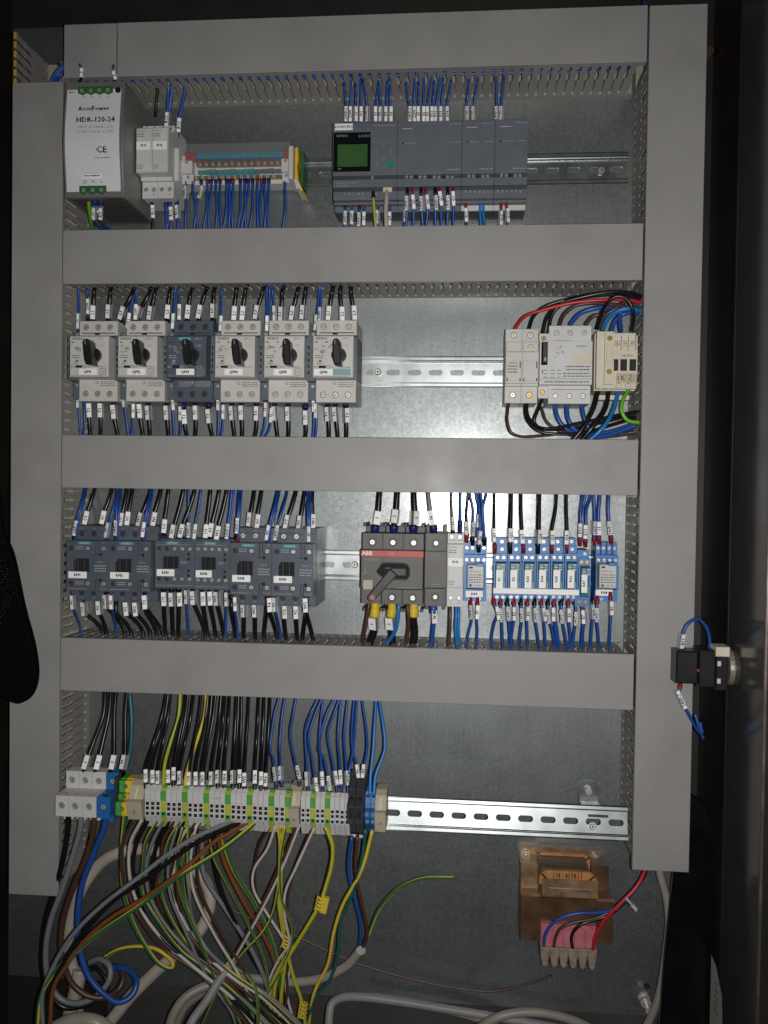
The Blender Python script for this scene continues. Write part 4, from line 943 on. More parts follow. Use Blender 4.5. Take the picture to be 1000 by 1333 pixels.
def relay_slim(i, pl, pr, dy=0, single=False):
    h = 40
    x0 = P(pl,740,h+10)[0]; x1 = P(pr,740,h+10)[0]-.9
    g = lambda py,hh: P((pl+pr)/2,py+dy,hh)[1]
    label = ['slim blue relay marked K1, first of the six in the row','slim blue relay marked K2, second of the six in the row','slim blue relay marked KA3, third of the six in the row','slim blue relay marked KA4, fourth of the six in the row','slim blue relay marked KA5, fifth of the six in the row','slim blue relay marked KA6, last of the six in the row','slim blue relay marked KA7, set lower beside the wide relay'][i]
    t = thing('relay',label,'relay',((x0+x1)/2,ZR[2],7.5),'blue relay sockets')
    zt,z2,z3,z4,zb0,zb1 = g(700.5,h),g(710,h+6),g(720.5,h+14),g(731,h+14),g(771.5,h+14),g(783,h+14)
    if single: zt = z2
    b = MB('blue'); lev = [(x0,x1,zb1,zt,30)]
    if not single: lev.append((x0,x1,z2,zt,h))
    lev += [(x0,x1,z3,z2,h+7),(x0,x1,z4,z3,h+14),(x0,x1,zb1,zb0,h+14),(x0,x0+1.4,zb0,z4,h+20),(x1-1.4,x1,zb0,z4,h+20),(x0+1.4,x1-1.4,zb0,z4,h)]
    b.field(x0,x1,zb1,zt,8,lev); part('socket', b, t)
    m_ = (x0+x1)/2; w_ = x1-x0
    if not single: screw(t,x0+w_*.62,(zt+z2)/2,h,2.2,'steel','blued')
    screw(t,x0+w_*.62,(z2+z3)/2,h+7,2.0,'steel','blued')
    for k in (.27,.73): screw(t,x0+w_*k,(z3+z4)/2,h+14,2.1,'steel' if not single else 'brass','blued'); screw(t,x0+w_*k,(zb0+zb1)/2,h+14,2.0,'steel' if not single else 'brass','blued')
    b = MB('tealst'); b.box(x0+1.8,x1-1.8,zb0+1,z4-.8,30,h+24,'teal3',.8); rl = part('relay_body', b, t)
    b = MB('inkw')
    for r_ in range(3):
        for c_ in range(2): b.rect(x0+3+c_*5,x0+6.8+c_*5,z4-9+r_*2.6,z4-7.4+r_*2.6,h+24.1,'inkw' if (r_+c_)%2 else 'tealst')
    b.rect(x0+2.2,x1-2.2,zb0+1.4,z4-10,h+24.05,'teal3'); b.rect(x0+w_*.72,x1-2.8,zb0+3,zb0+13,h+24.1,'tealst'); part('body_print', b, rl)
    za = g(765.5,h+24); zb_ = g(742,h+24)
    b = MB('white'); b.box(x0+2.2,x0+w_*.66,za,zb_,h+20,h+25.2); lp = part('name_plate', b, t)
    b = MB('ink'); b.bold(['K1','K2','KA3','KA4','KA5','KA6','KA7'][i],x0+w_*.38,(za+zb_)/2,h+25.3,3.8,'ink',math.pi/2); part('plate_text', b, lp)
    return x0,x1
RX = [642.8,661.1,679.4,697.8,716.2,734.5,752.6]
ex = [relay_slim(i,RX[i],RX[i+1]) for i in range(6)]
relay_slim(6,752.4,768.6,6,True)
b = MB('white'); za,zb = P(700,773,58)[1],P(700,765.6,58)[1]; b.box(ex[0][0]-.8,ex[5][1]+.6,za,zb,50,66,'white',.5)
solid('relay_jumper_comb', b, (ex[0][0],za,50), 'long pale jumper bar clipped across the six slim blue relays','jumper bar')
x0,x1,z0,z1 = R(748.5,768,774,789.5,58); b = MB('blue'); b.field(x0,x1,z0,z1,30,[(x0,x1,z0,z1,58),(x0+2,x0+5,z1-3,z1,52),(x1-5,x1-2,z1-3,z1,52)])
tb = solid('screw_socket', b, ((x0+x1)/2,z0,30), 'small blue screw socket under the relay marked KA7','socket'); 
for k in (.3,.72): screw(tb,x0+(x1-x0)*k,z0+5,58,2.0,'brass','blued')
# ------------------------------------------------------------------ row 4: terminal strip on the raised rail
ORD = ['first','second','third','fourth','fifth','sixth','seventh','eighth','ninth','tenth','eleventh','twelfth','thirteenth','fourteenth','fifteenth','sixteenth','seventeenth','eighteenth','nineteenth','twentieth','twenty-first','twenty-second','twenty-third','twenty-fourth','twenty-fifth','twenty-sixth','twenty-seventh','twenty-eighth']
zq = lambda y,h,x=300: P(x,y,h)[1]
HT = 112
ZT = dict(top=zq(1022,90), r1=zq(1029.5,106), b1=zq(1034.5,HT), b0=zq(1046,HT), s1=zq(1051,HT), s2=zq(1057,HT), s3=zq(1064,HT), rd=zq(1073,106), bot=zq(1080,90))
_tm = {}
def term_meshes(w_, pe):
    k = (round(w_,2), pe)
    if k in _tm: return _tm[k]
    m_ = 'lime' if pe else 'lgrey2'; z = {a:v-ZR[3] for a,v in ZT.items()}
    b = MB(m_); a,c = -w_/2+.12, w_/2-.12
    b.prof([(z['bot'],76),(z['bot'],92),(z['bot']+5,103),(z['s3']-2.5,HT-1),(z['b1']+.8,HT-1),(z['r1']+3,105),(z['top'],96),(z['top'],76)],a,c)
    body = b.mesh('terminal_body')
    b = MB('hole'); e = w_*.30
    def sq(zz,h,s_=1.0): b.box(-e*s_,e*s_,zz-e*s_,zz+e*s_,h-1,h+.12,'hole')
    if pe:
        b.box(a-.03,c+.03,z['b0']-1.2,z['b0']+3,HT-2,HT-.8,'green'); b.box(a-.03,c+.03,z['s3']-3.2,z['s3']+2,HT-2,HT-.7,'green'); b.box(a-.03,c+.03,z['r1']-2,z['r1']+3.6,100,107.6,'green')
        sq(z['r1'],107.6,.9); sq(z['s3'],HT-.6,.8)
    else:
        sq(z['r1'],106.3)
        for q in ('s1','s2','s3'): sq(z[q],HT-.95)
    b.cyl(0,z['rd'],e*1.15,100,105.6,'hole',10)
    op = b.mesh('clamp_openings')
    b = MB('lgrey2'); b.box(a,c,z['b0'],z['b1'],HT-2,HT+.4,'green' if pe else 'lgrey2',.25); mk = b.mesh('marker_tag')
    _tm[k] = (body,op,mk); return _tm[k]
def terminals(px0, px1, n, pes, where):
    xa,xb = P(px0,1048,HT)[0], P(px1,1048,HT)[0]; w_ = (xb-xa)/(n-1)
    for i in range(n):
        pe = i in pes; x = xa+i*w_
        lab = ('yellow-green earth terminal, ' if pe else 'pale grey terminal, ')+ORD[i]+' from the left in the '+where
        t = thing('terminal_block',lab,'terminal',(x,ZR[3],76),'terminals of the '+where)
        bo,op,mk = term_meshes(w_,pe)
        dz = random.uniform(-.25,.25)
        for nm,me in (('terminal_body',bo),('clamp_openings',op),('marker_tag',mk)):
            put(nm,me,t,(x,ZR[3]+dz,0))
    return xa-w_/2, xb+w_/2
terminals(191.5,374.5,27,(3,7,11,15,19,23,26),'long terminal strip')
terminals(394.5,452,10,(2,5),'short terminal strip')
# the number strip reading on the long terminal strip
p = P(281,1039.5,HT+1); b = MB('ink'); b.text('D~x71',p[0],p[1],HT+.6,4.2,'inkg'); 
solid('strip_marking', b, p, 'faint stamped marking on the long terminal strip', 'marking')
def big_terminal(k):
    h1,h0 = 112,86
    xs_ = [P(e,1046,h1)[0] for e in (72,89.5,107,125.5,143)]
    a,c = xs_[k]+.15, xs_[k+1]-.15; m_ = 'blue2' if k == 3 else 'lgrey2'
    t = thing('terminal_block',['leftmost large pale grey feed terminal','second large pale grey feed terminal','third large pale grey feed terminal, next to the blue one','large blue feed terminal'][k],'terminal',((a+c)/2,ZR[3],76),'large feed terminals')
    zt,zm,zb = P(115,1004.5,h0)[1],P(110,1029,h0)[1],P(107,1064,h1)[1]; zu = P(107,1037,h1)[1]
    b = MB(m_); b.field(a,c,zb,zt,70,[(a,c,zb,zt,78),(a,c,zb,zt,h0),(a,c,zm-2,zm,h0-3),(a,c,zb,zm-2,h1-6),(a,c,zb,zu,h1)]); part('terminal_body', b, t)
    screw(t,(a+c)/2,(zt+zm)/2+1,h0,3.2,'steel',m_); screw(t,(a+c)/2,(zb+zu)/2+1,h1,3.2,'steel',m_)
    b = MB('beige'); b.box((a+c)/2-3,(a+c)/2+3.6,zu+1.2,zm-3.6,h1-7,h1-5,'palepink' if k < 3 else 'hole',.4); part('bridge_slot', b, t)
    b = MB('cream'); b.box(a+2,c-2,zb-9,zb-3,72,96,'cream' if k < 3 else 'blue2'); part('terminal_foot', b, t)
    return zt,zm,zb,xs_[4]
for k in range(4): zt,zm,zb,xe = big_terminal(k)
b = MB('anth2'); b.box(xe+.2,xe+2.6,zb-4,zt-1,74,100); b.box(xe+2.6,P(154,1040,88)[0],zb-2,zt,74,86); solid('end_plate', b, (xe,zb,74), 'dark end plate right of the large blue feed terminal','end plate')
def pe_terminal():
    xa,xm,xb = P(153.5,1040,98)[0],P(161.5,1040,98)[0],P(170.5,1040,98)[0]
    zt,z2,z3,zb = P(163,1014.5,92)[1],P(163,1034,98)[1],P(163,1042,98)[1],P(163,1062,104)[1]
    t = thing('terminal_block','green and yellow striped earth terminal right of the large blue feed terminal','terminal',((xa+xb)/2,ZR[3],76))
    for a,c,m_,nm in ((xa,xm,'green','green_half'),(xm,xb,'yellow','yellow_half')):
        b = MB(m_); b.field(a,c,zb,zt,74,[(a,c,zb,zt,88),(a,c,z2+.6,zt-1,94),(a,c,z3+.5,z2-.5,97),(a,c,zb,z3-.5,104)]); part(nm, b, t)
    for zz,hh in (((zt+z2)/2,94),((z2+z3)/2,97),((z3+zb)/2,104)):
        b = MB('hole'); b.cyl(xm,zz,2.4,hh-.5,hh+.15,'hole',12); part('screw_well', b, t); screw(t,xm,zz,hh+.2,1.6)
pe_terminal()
def end_clamp(px0,px1,yt,yb,label):
    xa,xb,za,zb = R(px0,px1,yt,yb,106); zm = zb-(zb-za)*.45
    t = thing('end_clamp',label,'end clamp',((xa+xb)/2,ZR[3],76),'beige end clamps')
    b = MB('beige'); b.prof([(za,74),(za,108),(zm,114),(zm+1,108),(zb-4,100),(zb,92),(zb,74)],xa,xb); part('clamp_body', b, t)
    b = MB('cream'); b.prof([(zm+2,109.5),(zb-5,102),(zb-5,100),(zm+2,106)],(xa+xb)/2-1.2,(xa+xb)/2+1.2); part('clamp_rib', b, t)
    screw(t,(xa+xb)/2,za+(zm-za)*.45,111.6,3.6,'steel')
end_clamp(168,187,1020,1066,'beige end clamp at the left end of the long terminal strip')
end_clamp(376,390.5,1028,1076,'beige end clamp between the long and the short terminal strip')
end_clamp(488.5,502.5,1033,1082,'beige end clamp at the right end beside the bare rail')
for k in range(2):
    xa,xb,za,zb = R(454.5+k*10.5,464.7+k*10.5,1011+k*.8,1089+k*.8,100)
    t = thing('fuse_terminal',['left of the two black lever fuse terminals','right of the two black lever fuse terminals'][k],'fuse terminal',((xa+xb)/2,ZR[3],76),'black fuse terminals')
    H_ = zb-za; b = MB('black'); b.prof([(za,74),(za,94),(za+H_*.1,104),(za+H_*.28,106),(za+H_*.32,120),(za+H_*.62,122),(za+H_*.72,110),(za+H_*.85,112),(zb,98),(zb,74)],xa+.2,xb-.2,'anth2'); part('terminal_body', b, t)
    b = MB('hole'); b.box(xa+2,xb-2,za+H_*.42,za+H_*.60,118,121.8,'hole'); b.cyl((xa+xb)/2,za+H_*.70,2,100,116,'hole',10); b.cyl((xa+xb)/2,za+H_*.25,2,100,106.6,'hole',10); part('lever_slot', b, t)
    b = MB('lgrey2'); b.box(xa+1.5,xb-1.5,za-5,za,80,90,'lgrey2'); part('terminal_foot', b, t)
for k in range(2):
    xa,xb,za,zb = R(475.5+k*7.2,482.4+k*7.2,1032+k*.4,1082+k*.4,98)
    t = thing('terminal_block',['left of the two blue neutral terminals beside the black ones','right of the two blue neutral terminals, against the end clamp'][k],'terminal',((xa+xb)/2,ZR[3],76),'blue neutral terminals')
    H_ = zb-za; b = MB('blue2'); b.prof([(za-6,74),(za-6,86),(za,92),(za+H_*.2,100),(za+H_*.42,106),(za+H_*.58,106),(za+H_*.62,100),(za+H_*.8,98),(zb,94),(zb,74)],xa+.15,xb-.15); part('terminal_body', b, t)
    for f,hh in ((.30,103),(.50,106),(.68,99.4),(.9,96)): screw(t,(xa+xb)/2,za+H_*f,hh+.2,1.7,'steel' if f < .8 else 'hole','blued')

# ------------------------------------------------------------------ wires
def spl(pts, per=7):
    pts = [Vector(p) for p in pts]; out = []
    if len(pts) == 2: return [pts[0].lerp(pts[1],i/6) for i in range(7)]
    P_ = [pts[0]*2-pts[1]]+pts+[pts[-1]*2-pts[-2]]
    for i in range(1,len(P_)-2):
        p0,p1,p2,p3 = P_[i-1:i+3]
        d1 = max((p1-p0).length,.1)**.5; d2 = max((p2-p1).length,.1)**.5; d3 = max((p3-p2).length,.1)**.5
        m1 = (p1-p0)/d1-(p2-p0)/(d1+d2)+(p2-p1)/d2; m2 = (p2-p1)/d2-(p3-p1)/(d2+d3)+(p3-p2)/d3
        m1*=d2; m2*=d2
        for k in range(per):
            t = k/per; out.append(p1*(2*t**3-3*t*t+1)+m1*(t**3-2*t*t+t)+p2*(-2*t**3+3*t*t)+m2*(t**3-t*t))
    out.append(pts[-1]); return out
LABELS = {}
WCOL = dict(wblue='blue',wlblue='light blue',wdblue='dark blue',wblack='black',wgrey='grey',wwhite='white',wbrown='brown',worange='orange-brown',wred='red',wteal='green',wbteal='petrol green',wyellow='yellow',wygreen='yellow-green',wlime='bright green',cable='grey',cable2='grey',cablew='whitish')
def wire(col, r, pts, label, mk=None, tx='', fer=None, col2=None, group=None, name='wire', cat='wire', world=False, per=7, mlen=15, ferlen=9, ferr=None, twist=.05, startfer=None, n=8):
    """pts: (px,py,h) on the photo, or mm when world; marker at the curve point that shows at pixel mk"""
    w3 = [Vector(p) if world else Vector(P(*p)) for p in pts]
    c = spl(w3, per); o = tuple(c[-1])
    label = (WCOL[col] if not col2 else 'yellow-green')+' '+label
    if label in LABELS:
        LABELS[label] += 1
    else: LABELS[label] = 1
    b = MB(col); b.tube(c, r, col, n, col2, twist)
    ob = solid(name, b, o, label, cat, group)
    if fer:
        L_ = 0; i = len(c)-1
        while i > 0 and L_ < ferlen: L_ += (c[i]-c[i-1]).length; i -= 1
        b = MB(fer); q = ferr or r*1.32; seg = c[i:]; k = len(seg)
        if k >= 2: b.tube(seg, [q*(1.12 if j < k*.4 else .98) for j in range(k)], fer, 10); part('ferrule', b, ob)
    if mk:
        j = min(range(1,len(c)-1), key=lambda j: (Q(*c[j])[0]-mk[0])**2+(Q(*c[j])[1]-mk[1])**2)
        t = (c[min(j+2,len(c)-1)]-c[max(j-2,0)]).normalized(); hn = Vector((0,0,1)); s_ = t.cross(hn).normalized(); nn = s_.cross(t).normalized()
        rr = random.Random(label); an = rr.uniform(-.6,.6); s2 = s_*math.cos(an)+nn*math.sin(an); n2 = nn*math.cos(an)-s_*math.sin(an)
        C = c[j]; w_ = max(r+.2,1.6)
        def bx(b, a0,a1,s0,s1,n0,n1,m_):
            vs = [tuple(C+t*a+s2*s3+n2*q) for q in (n0,n1) for a,s3 in ((a0,s0),(a1,s0),(a1,s1),(a0,s1))]
            b.add(vs, [(0,1,2,3),(7,6,5,4)]+[(i,4+i,4+(i+1)%4,(i+1)%4) for i in range(4)], m_)
        b = MB('white'); bx(b,-mlen/2,mlen/2,-w_,w_,r+.3,r+1.1,'white'); mo = part('wire_marker', b, ob)
        b = MB('clear'); bx(b,-mlen/2-.4,mlen/2+.4,-w_-.2,w_+.7,-r-.5,r+.2,'clear'); part('marker_sleeve', b, mo)
        if tx:
            b = MB('ink'); vs,fs = glyphs(tx); sz = min(2.0*w_*1.3, 5.2); mx_ = max(abs(a) for a,_ in vs) or 1
            if mx_*sz > mlen*.46: sz = mlen*.46/mx_
            if t.y < 0: tt,ss = -t,-s2
            else: tt,ss = t,s2
            # reading upwards along the wire
            ss2 = ss if True else ss
            sgn = 1 if (tt.cross(ss2)).dot(n2) > 0 else -1
            b.add([tuple(C+tt*a*sz+ss2*sgn*q*sz+n2*(r+1.2)) for a,q in vs], fs, 'ink')
            b.add([tuple(C+tt*(a*sz+.22)+ss2*sgn*(q*sz+.1)+n2*(r+1.21)) for a,q in vs], fs, 'ink'); b.add([tuple(C+tt*(a*sz-.22)+ss2*sgn*(q*sz-.1)+n2*(r+1.22)) for a,q in vs], fs, 'ink')
            part('marker_print', b, mo)
    return ob
def cv(ox,oy,s,pts,h):
    """crop coordinates to pixels, heights h interpolated along"""
    n = len(pts); out = []
    for i,p in enumerate(pts):
        hh = h[min(int(i*len(h)/n),len(h)-1)] if isinstance(h,list) and len(h)==n else (h[0]+(h[1]-h[0])*i/(n-1) if isinstance(h,tuple) else h)
        if isinstance(h,list): hh = h[i] if i < len(h) else h[-1]
        out.append((ox+p[0]/s, oy+p[1]/s, hh))
    return out

# --- row 1
c_,s_ = (420,70),4.762
W1 = [(448.5,113,450.5),(457,100,456.7),(463,114,463),(468.5,98,470.4),(473,108,478.8),(492.5,110,488.9),(493.5,112,496.2),(504,110,503.4),(506,107,509),(529,112,533.4),(540,99,538.9),(545,112,544.7),(551.7,94,551.5),(563,94,557.1),(565,110,563.2),(574,98,568.3),(577,106,575),(587,108,581.3),(610,108,607.3),(621.6,106,616.6),(645,95,647),(657,95,653)]
W1t = ['24VDC','220V','11','101','221VDC','E1','E2','E3','E4','24VDC','220V','E5','E6','E7','E11','E12','E13','E14','221VDC','221VDC','24VDC','221VDC']
for i,(xt,yt,xm) in enumerate(W1):
    part_ = 'display unit' if i < 9 else 'wide expansion module' if i < 18 else 'first narrow expansion module' if i < 20 else 'last narrow expansion module'
    k = i if i < 9 else i-9 if i < 18 else i-18 if i < 20 else i-20
    wire('wblue',1.35,[(xt+.5,yt-5,66),(xt,yt,60),((xt+xm)/2+.4,yt+16,58),(xm,140,52),(xm,150,50),(xm-.2,163,48)],'wire with white marker, %s from left above the %s'%(ORD[k],part_),(xm,148.5-(.6 if i > 17 else 0)),W1t[i],None,group='blue wires above the controller',mlen=15.5)
B1 = [(449.5,270,'wblack','24VDC',284),(457.8,269,'red','220V',283.5),(468,271,'wblack','24VDC',286),(474.3,269,'red','Q2',285),(492.5,268,'red','220V',283),(508,266,'red','Q4',285)]
for i,(x,y,f,tx,my) in enumerate(B1):
    wire('wblue',1.35,[(x+.3,312,42),(x-.6,298,46),(x-.8,my,48),(x,y+1,46),(x,y-7,42)],'wire with marker, %s from left below the display unit'%ORD[i],(x-.6,my),tx,f,group='blue wires below the controller')
B2 = [(530.3,249,'wblack','24VDC',264.5,530),(536.5,248,'red','Q5',263,538),(548.2,249,'wblack','24VDC',265,549.5),(554,249,'red','Q6',263,556),(566.4,249,'wblack','24VDC',264,567),(571.2,248,'red','Q7',258.5,573.5),(582.8,249,'wblack','24VDC',264,583.2),(589.7,248,'red','Q1',258.5,590)]
for i,(x,y,f,tx,my,xm) in enumerate(B2):
    wire('wblue',1.45,[(xm+.5,312,46),(xm+(i%3-1)*1.2,296,52),(xm+(i%2)*.8,my+14,56),(xm,my,60),(x,y+1,60),(x,y-5,57)],'wire with marker, %s from left below the wide expansion module'%ORD[i],(xm,my),tx,f,group='blue wires below the controller')
wire('wblue',1.35,[(527,312,42),(526.5,298,46),(526.7,281,46),(527.5,272,42)],'wire with white marker below the left corner of the wide expansion module',(526.7,281),'24VDC',group='blue wires below the controller')
for i,(x,y,my,xm) in enumerate(((606.5,267,280,607.5),(652.5,267,284,651.5),(659.3,266,280.5,660.5))):
    wire('wblue',1.3,[(xm,312,42),(xm,298,44),(xm,my,46),(x,y+1,46),(x,y-6,44)],['wire with marker under the left of the first narrow expansion module','left wire with marker under the last narrow expansion module','right wire with marker under the last narrow expansion module'][i],(xm,my),'Q11 Q12 Q13'.split()[i],'red',group='blue wires below the controller')
for i,x in enumerate((625.3,629.5)): wire('wlblue',1.5,[(x+2,312,42),(x+1+i*1.5,296,46),(x,280,47),(x,264,46)],['unmarked wire, left of a pair below the first narrow expansion module','unmarked wire, right of a pair below the first narrow expansion module'][i],group='light blue wire pair')
wire('wygreen',1.5,[(492,312,50),(489.5,297,60),(487.5,275,62),(486.3,258,62),(486,250,58)],'earth wire hanging below the display unit',fer='wblack',group=None)
wire('cablew',2.6,[(505,314,52),(503.5,298,60),(502.6,275,62),(503.5,256,60),(503.5,246,57)],'network cable plugged in below the display unit',name='network_cable',cat='cable')
# distribution block wires
D1 = [(242.5,242,300),(251,243,251),(261.5,246,258),(270,300,264),(275,300,272),(281,300,281),(286.5,300,289),(295,300,290),(299,300,299),(303.5,300,302),(313,300,309),(318.8,300,316),(323.5,300,321),(329,300,325),(335,300,336),(340.5,300,339),(344.5,300,343),(350,300,351),(371,300,369)]
for i in range(19):
    x = [242.5,251,262,270,275,281,286.5,295,299,303.5,313,318.8,323.5,329,335,340.5,344.5,350,371][i]; xb = [241.5,253,258,265,272.5,281,289,291,298,303,310,314,320,325,336,341,344,350,368][i]
    f = 'red' if i in (3,9,14,15) else 'wdblue'
    bow = [0,3,-5,2,-2,2,-1,2,1,-1,2,3,-2,2,0,-2,2,-1,2][i]
    wire('wblue',1.5,[(xb,312,34),(xb,299,36),((x+xb)/2+bow,272,40),(x,248,38),(x,237,34),(x,230,30)],'wire, %s from left hanging below the clear-covered strip'%ORD[i],(x+(0 if i == 0 else -.5),250) if i in (0,2) else None,'24VDC',f,group='blue wires below the clear-covered strip')
# fuse module wires
for i,(xt,yt,xm,ym,cl) in enumerate(((206,112,204,128,'wblack'),(219,120,218.5,150,'wblue'),(224,117,221,140,'wblue'),(241,118,233,157,'wblue'))):
    wire(cl,1.8,[(xt+1,yt-8,52),(xt,yt,50),(xm,ym,44),(xm-1,ym+16,38),(xm-1.5,ym+24,34)],['wire above the left of the twin fuse module','wire with marker above the middle of the twin fuse module','second wire above the middle of the twin fuse module','wire with marker above the right of the twin fuse module'][i],(xm-.6,ym+4) if i in (1,3) else None,'R12',group='wires of the twin fuse module')
for i,(x,y,my,cl) in enumerate(((198.5,262,276,'wblack'),(217,264,290,'wblue'),(222,262,278.5,'wblue'),(231.5,264,276,'wblue'))):
    wire(cl,1.7,[(x+1,312,34),(x+.6,298,38),(x+(1 if i==2 else 0),my,40),(x-1,y+2,38),(x-1,y-5,34)],['wire with marker below the left of the twin fuse module','unmarked wire below the middle of the twin fuse module','wire with marker below the middle of the twin fuse module','wire with marker below the right of the twin fuse module'][i],None if i==1 else (x,my),['R11','','R12','R11'][i],'wdblue',group='wires of the twin fuse module')
wire('wlime',2.2,[(120,300,30),(118,285,60),(116.5,272,78),(115.5,262,88),(115.5,254,92)],'earth wire entering the underside of the power supply')
for i,x in enumerate((123,131)): wire('wblue',1.6,[(x+14,300,30),(x+1,291,60),(x,279,80),(x+.4,264,88),(x+.6,255,92)],['wire with marker, left one below the power supply','wire with marker, right one below the power supply'][i],(x,278),['11','R12'][i],'wdblue',ferr=2.6,group='wires below the power supply')
for i,(x,y) in enumerate(((106,96.5),(149.5,97.5))):
    wire('wblack',1.5,[(x-4+i*2,112,88),(x,y+5,94),(x+(1.4 if i==0 else -2),y-3,100),(x-2,y-12,84),(x-3,y-18,70)],['wire with white marker, left one poking up behind the power supply','wire with white marker, right one poking up behind the power supply'][i],(x+.6,y-1.5),['2','3'][i],mlen=9,group='wires above the power supply')
# --- row 2 breakers, above
BT = [('b',102.5,375,102.5,418,0),('b',113,378,115,399,0),('k',123,378,121.5,406,0),('k',144,379,142,405,0),('k',172,383,159.5,407,0),
('b',175,377,167,417,1),('b',177.5,377,176.5,406,1),('k',194,383,181,407,1),('k',202,381,196.3,407,1),('k',221,381,218,405,1),
('b',228.5,375,225.5,418,2),('b',233,377,233.5,406,2),('k',248,384,244.7,405,2),('k',267,383,260,405,2),('k',278.5,381,278.3,404,2),
('b',289,378,287,421,3),('k',308,377,304.6,407,3),('k',320,377,315.8,407,3),('k',342.5,378,334.7,406,3),
('b',348,374,347.7,421,4),('b',351.5,376,350.5,415,4),('b',355,378,357.8,408,4),('k',367.6,380,367,408,4),('k',387.6,379,381.3,407,4),('k',398,378,394.8,406,4),
('b',416.5,371,412,420,5),('b',418.5,372,417.5,410,5),('k',432.7,379,428.5,407,5),('k',443,378,445,408,5),('k',457,378,460.7,406.6,5)]
cnt = {}
for q,xt,yt,xm,ym,br in BT:
    k = cnt[(q,br)] = cnt.get((q,br),-1)+1; blk = q == 'k'
    r_ = 2.3 if blk else 1.35
    nomk = (not blk and xm in (350.5,))
    wire('wblack' if blk else 'wblue',r_,[(xt+3,yt-9,62),(xt,yt,56),((xt*.6+xm*.4),yt+(ym-yt)*.42,55),(xm,ym,52 if blk else 56),(xm-(.3 if blk else .6),ym+11,48 if blk else 52),(xm-.4,ym+20,44)],'wire with marker, %s from left above the breaker marked QM%d'%(ORD[k],br+1),None if nomk else (xm,ym),['L1','L2','L3','L4'][k] if blk else ['11','220V','22'][k],'wdblue' if blk else 'wblack' if br==0 else 'red',group='wires above the knob breakers',mlen=15.5 if blk else 17,ferlen=7)
BB = [('b',102,522,104.5,565,0),('b',110,535,108.5,565,0),('k',115.2,534.5,117.5,565,0),('k',131,534.5,131,565,0),('k',148.2,536.5,153.5,565,0),
('b',161.8,521,167,565,1),('b',173.5,535,170.5,565,1),('k',182,535.5,186.5,566,1),('k',193.5,537.5,195.5,566,1),('k',217.5,537.5,219.5,566,1),
('b',224.4,525,227,567,2),('b',235.2,538.5,234,567,2),('k',239.5,543,243.5,567,2),('k',255,537.5,254.5,567,2),('k',272.2,542,276.5,567,2),
('b',284.3,525,283.7,568,3),('b',291,536.5,287.5,568,3),('k',302.5,538,305.5,568,3),('k',314.7,537.5,315.6,568,3),('k',334.5,538.5,332,568,3),
('b',346.3,533.5,340.5,568,4),('b',353.5,541,346,568,4),('k',358.2,538.5,361.5,568,4),('k',375.6,539,375.6,569,4),('k',398.2,544,397.7,569,4),
('b',408.7,527,407.5,569,5),('b',412,535,411,569,5),('k',427.5,539.5,428.5,569,5),('k',437.4,539.5,440,569,5),('k',450.6,541,451,569,5)]
cnt = {}
for q,xm,ym,xe,ye,br in BB:
    k = cnt[(q,br)] = cnt.get((q,br),-1)+1; blk = q == 'k'
    nomk = (not blk) and xm in (110,)
    wire('wblack' if blk else 'wblue',2.3 if blk else 1.35,[(xe+.4,ye+18,46),(xe,ye,48),((xe+xm)/2+.5,(ye+ym)/2+5,50),(xm,ym,52),(xm-.3,ym-12,50),(xm-.3,ym-22,46)],'wire with marker, %s from left below the breaker marked QM%d'%(ORD[k],br+1),None if nomk else (xm,ym),['T1','T2','T3','T4'][k] if blk else ['13','21'][k],'wdblue' if blk else 'red',group='wires below the knob breakers',mlen=16,ferlen=10)
# --- row 2, right: looping conductors
c_ = (640,360,4.762)
L2 = [('wred',1.9,[(145,328),(160,300),(210,245),(330,205),(500,163),(700,145),(850,145),(945,165)],[44,48,56,62,66,70,66,60],'wire arching from the yellowed fuse holder into the right duct'),
('wblack',2.0,[(232,325),(262,245),(335,185),(480,140),(640,108),(800,102),(950,145)],[44,52,58,62,66,66,60],'wire arching from the right pole of the yellowed fuse holder'),
('wblack',2.0,[(318,352),(345,250),(420,172),(560,128),(750,95),(860,100),(955,132)],[44,52,60,66,70,68,60],'wire, left of two rising from behind the black toggle'),
('wblack',2.0,[(352,352),(380,230),(450,165),(620,122),(800,116),(955,160)],[44,52,56,60,60,56],'wire, right of two rising from behind the black toggle'),
('wbrown',2.2,[(420,305),(450,235),(520,182),(620,165),(740,172),(850,190),(950,205)],[44,54,60,62,60,58,56],'wire, leftmost arch above the wide protection module'),
('wblue',2.6,[(485,300),(545,232),(620,202),(700,190),(800,200),(950,225)],[44,52,56,56,52,50],'thick wire arching from the middle terminal of the protection module'),
('wbrown',2.2,[(580,300),(630,246),(700,232),(765,190),(840,155),(950,130)],[44,50,52,54,54,52],'wire arching from the right terminal of the protection module'),
('wblack',2.0,[(652,325),(682,230),(722,158),(780,122),(845,145),(880,230),(868,338)],[50,64,74,78,78,74,58],'wire looping over the small cream contactor'),
('wbrown',2.0,[(668,325),(702,245),(765,200),(820,165),(950,150)],[48,58,62,62,56],'wire rising left of the small cream contactor'),
('wlblue',2.6,[(688,332),(722,260),(785,213),(850,198),(955,222)],[48,60,68,70,60],'wire, leftmost blue arch over the small cream contactor'),
('wblue',2.6,[(742,336),(770,270),(830,228),(955,228)],[48,56,60,54],'wire, middle blue arch over the small cream contactor'),
('wblue',2.6,[(802,340),(796,270),(800,222),(850,205),(950,212)],[48,60,66,66,58],'wire, short upright blue one over the small cream contactor')]
for cl,r_,pts,h,lb in L2: wire(cl,r_,[(c_[0]+x/c_[2],c_[1]+y/c_[2],hh) for (x,y),hh in zip(pts,h)],lb,group='looping wires at the right of the breaker row')
c_ = (640,460,4.762)
